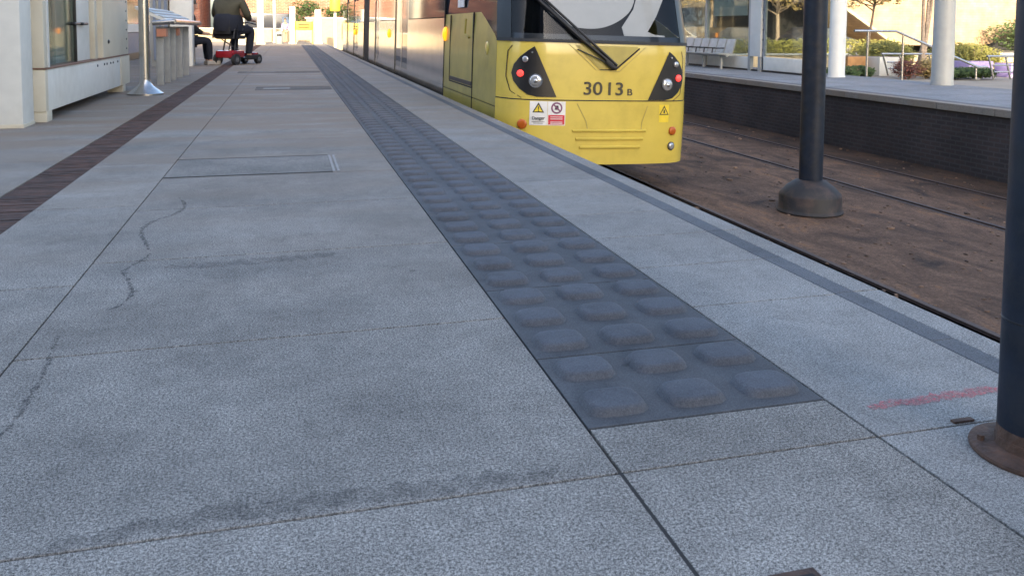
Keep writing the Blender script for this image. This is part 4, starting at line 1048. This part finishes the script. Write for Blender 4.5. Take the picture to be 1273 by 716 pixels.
# ------------------------------------------------------------------ far end of the platform
def post(label, x, y, w_, hz, m='cream_light', name='far_post', group='pale posts at the platform end', z=-.02):
    h = thing(name, label, 'post', (x, y, z), group=group)
    MB().box(-w_/2, w_/2, -w_/2, w_/2, 0, hz, .02).build('shaft', m, h); MB().box(-w_*.7, w_*.7, -w_*.7, w_*.7, 0, .12).build('base', m, h)
post('broad cream post just right of the man on the scooter', -3.0, 58.5, .5, 6, 'cream')
post('second cream post right of the scooter rider', -1.75, 59, .42, 6, 'cream')
post('white post left of the yellow barrier', .35, 61, .38, 2.6, 'cream_light')
post('white post right of the yellow barrier', 2.1, 61, .42, 2.4, 'cream_light')
post('tall thin white post nearest the far blue sign', -.9, 64, .2, 6, 'cream_light')
h = thing('yellow_barrier', 'yellow framed barrier gate with dark slots at the platform end', 'barrier', (1.1, 60.2, -.02))
MB().box(-.62, .62, -.03, .03, .25, .95, .01).build('lower_board', 'stone_pale', h)
MB().box(-.62, .62, -.05, .03, .97, 1.55, .01).build('board', 'gate_yellow', h)
for zz in (1.12, 1.30): MB().box(-.38, .38, -.07, -.05, zz, zz+.08).build('slot', 'black', h)
for xx in (-.62, .56): MB().box(xx, xx+.07, -.05, .05, 0, 1.6).build('leg', 'gate_yellow', h)
h = thing('yellow_sign', 'yellow hanging sign on a tall pale post beside the tram', 'sign', (3.3, 61, -.3))
MB().tube((0, 0, 0), (0, 0, 4.5), .1).build('post', 'cream_light', h)
q = MB(); q.lathe((0, 0, 0), [(.33, 0), (.36, .1), (.36, .9), (.3, 1.3)], 24); o = q.build('sign_box', 'gate_yellow', h); o.location = (0, -.1, 2.6)
h = thing('pale_wall', 'low pale wall closing the far end of the track', 'wall', (4.6, 66, -.6))
MB().box(-3.2, 3.2, -.2, .2, 0, 2.4).build('wall', 'stone_pale', h); MB().box(-3.3, 3.3, -.25, .25, 2.4, 2.5).build('coping', 'cream_light', h)
tree('leafless bushy tree above the far yellow barrier', (1.4, 69, -.02), 3.4, 'leaf_green', seed=41, nleaf=900, leaf=.12, crown_r=1.6, twigs=30)
tree('leafless bushy tree beside the far yellow sign', (4.3, 70, -.02), 3.3, 'leaf_green', seed=42, nleaf=900, leaf=.12, crown_r=1.6, twigs=30)
h = thing('dark_van', 'dark boxy van parked beyond the cream posts', 'van', (-1.6, 73, -.02))
MB().box(-2.4, 2.4, -.9, .9, .35, 2.3, .15).build('body', 'car_dark', h)
MB().box(1.2, 2.2, -.93, -.88, 1.3, 2.0).build('window', 'window_blue', h)
for xx in (-1.5, 1.5): MB().tube((xx, -.95, .35), (xx, -.75, .35), .35, n=18).build('wheel', 'rubber', h)
h = thing('low_wall', 'low pale wall in front of the dark van', 'wall', (-2.4, 68, -.02))
MB().box(-4.5, 3.2, -.15, .15, 0, 1.0).build('wall', 'stone_pale', h); MB().box(-4.5, 3.2, -.2, .2, 1.0, 1.07).build('coping', 'cream_light', h)
h = thing('street_bin', 'grey litter bin near the posts at the platform end', 'bin', (-.55, 60.5, -.02))
q = MB(); q.lathe((0, 0, 0), [(.22, 0), (.25, .08), (.25, .75), (.20, .85)], 20); q.build('drum', 'grey_paint', h)
MB().box(-.15, .15, -.27, -.24, .55, .68).build('opening', 'black', h)
# standing person far away
V = [(0, 0, .95, .13), (0, 0, 1.15, .12), (0, 0, 1.4, .13), (0, 0, 1.52, .055), (0, .02, 1.62, .08), (0, .01, 1.74, .085)]
E = [(0, 1), (1, 2), (2, 3), (3, 4), (4, 5)]
for sx in (-1, 1):
    n0 = len(V); V += [(sx*.19, 0, 1.4, .055), (sx*.24, 0, 1.12, .045), (sx*.24, .06, .85, .035), (sx*.24, .07, .76, .03), (sx*.09, 0, .88, .085), (sx*.10, .02*sx, .48, .062), (sx*.10, 0, .1, .042), (sx*.10, .13, .04, .04)]
    E += [(2, n0), (n0, n0+1), (n0+1, n0+2), (n0+2, n0+3), (0, n0+4), (n0+4, n0+5), (n0+5, n0+6), (n0+6, n0+7)]
h = thing('person', 'small distant walker in pale pink and lilac top by the grey bin', 'person', (-.15, 63, -.02), R(200))
skinmesh('body', V, E, 'skin', h)
skinmesh('top', [(0, 0, .92, .15), (0, 0, 1.15, .15), (0, 0, 1.4, .14), (-.19, 0, 1.4, .07), (-.24, 0, 1.12, .06), (-.24, .06, .88, .05), (.19, 0, 1.4, .07), (.24, 0, 1.12, .06), (.24, .06, .88, .05)], [(0, 1), (1, 2), (2, 3), (3, 4), (4, 5), (2, 6), (6, 7), (7, 8)], 'lilac', h)
skinmesh('trousers', [(0, 0, .93, .14), (-.09, 0, .85, .1), (-.1, -.02, .48, .075), (-.1, 0, .12, .06), (.09, 0, .85, .1), (.1, .02, .48, .075), (.1, 0, .12, .06)], [(0, 1), (1, 2), (2, 3), (0, 4), (4, 5), (5, 6)], 'stone_pale', h)
MB().ball((0, -.01, 1.76), .1, .11, .1).build('hair', 'hair', h)
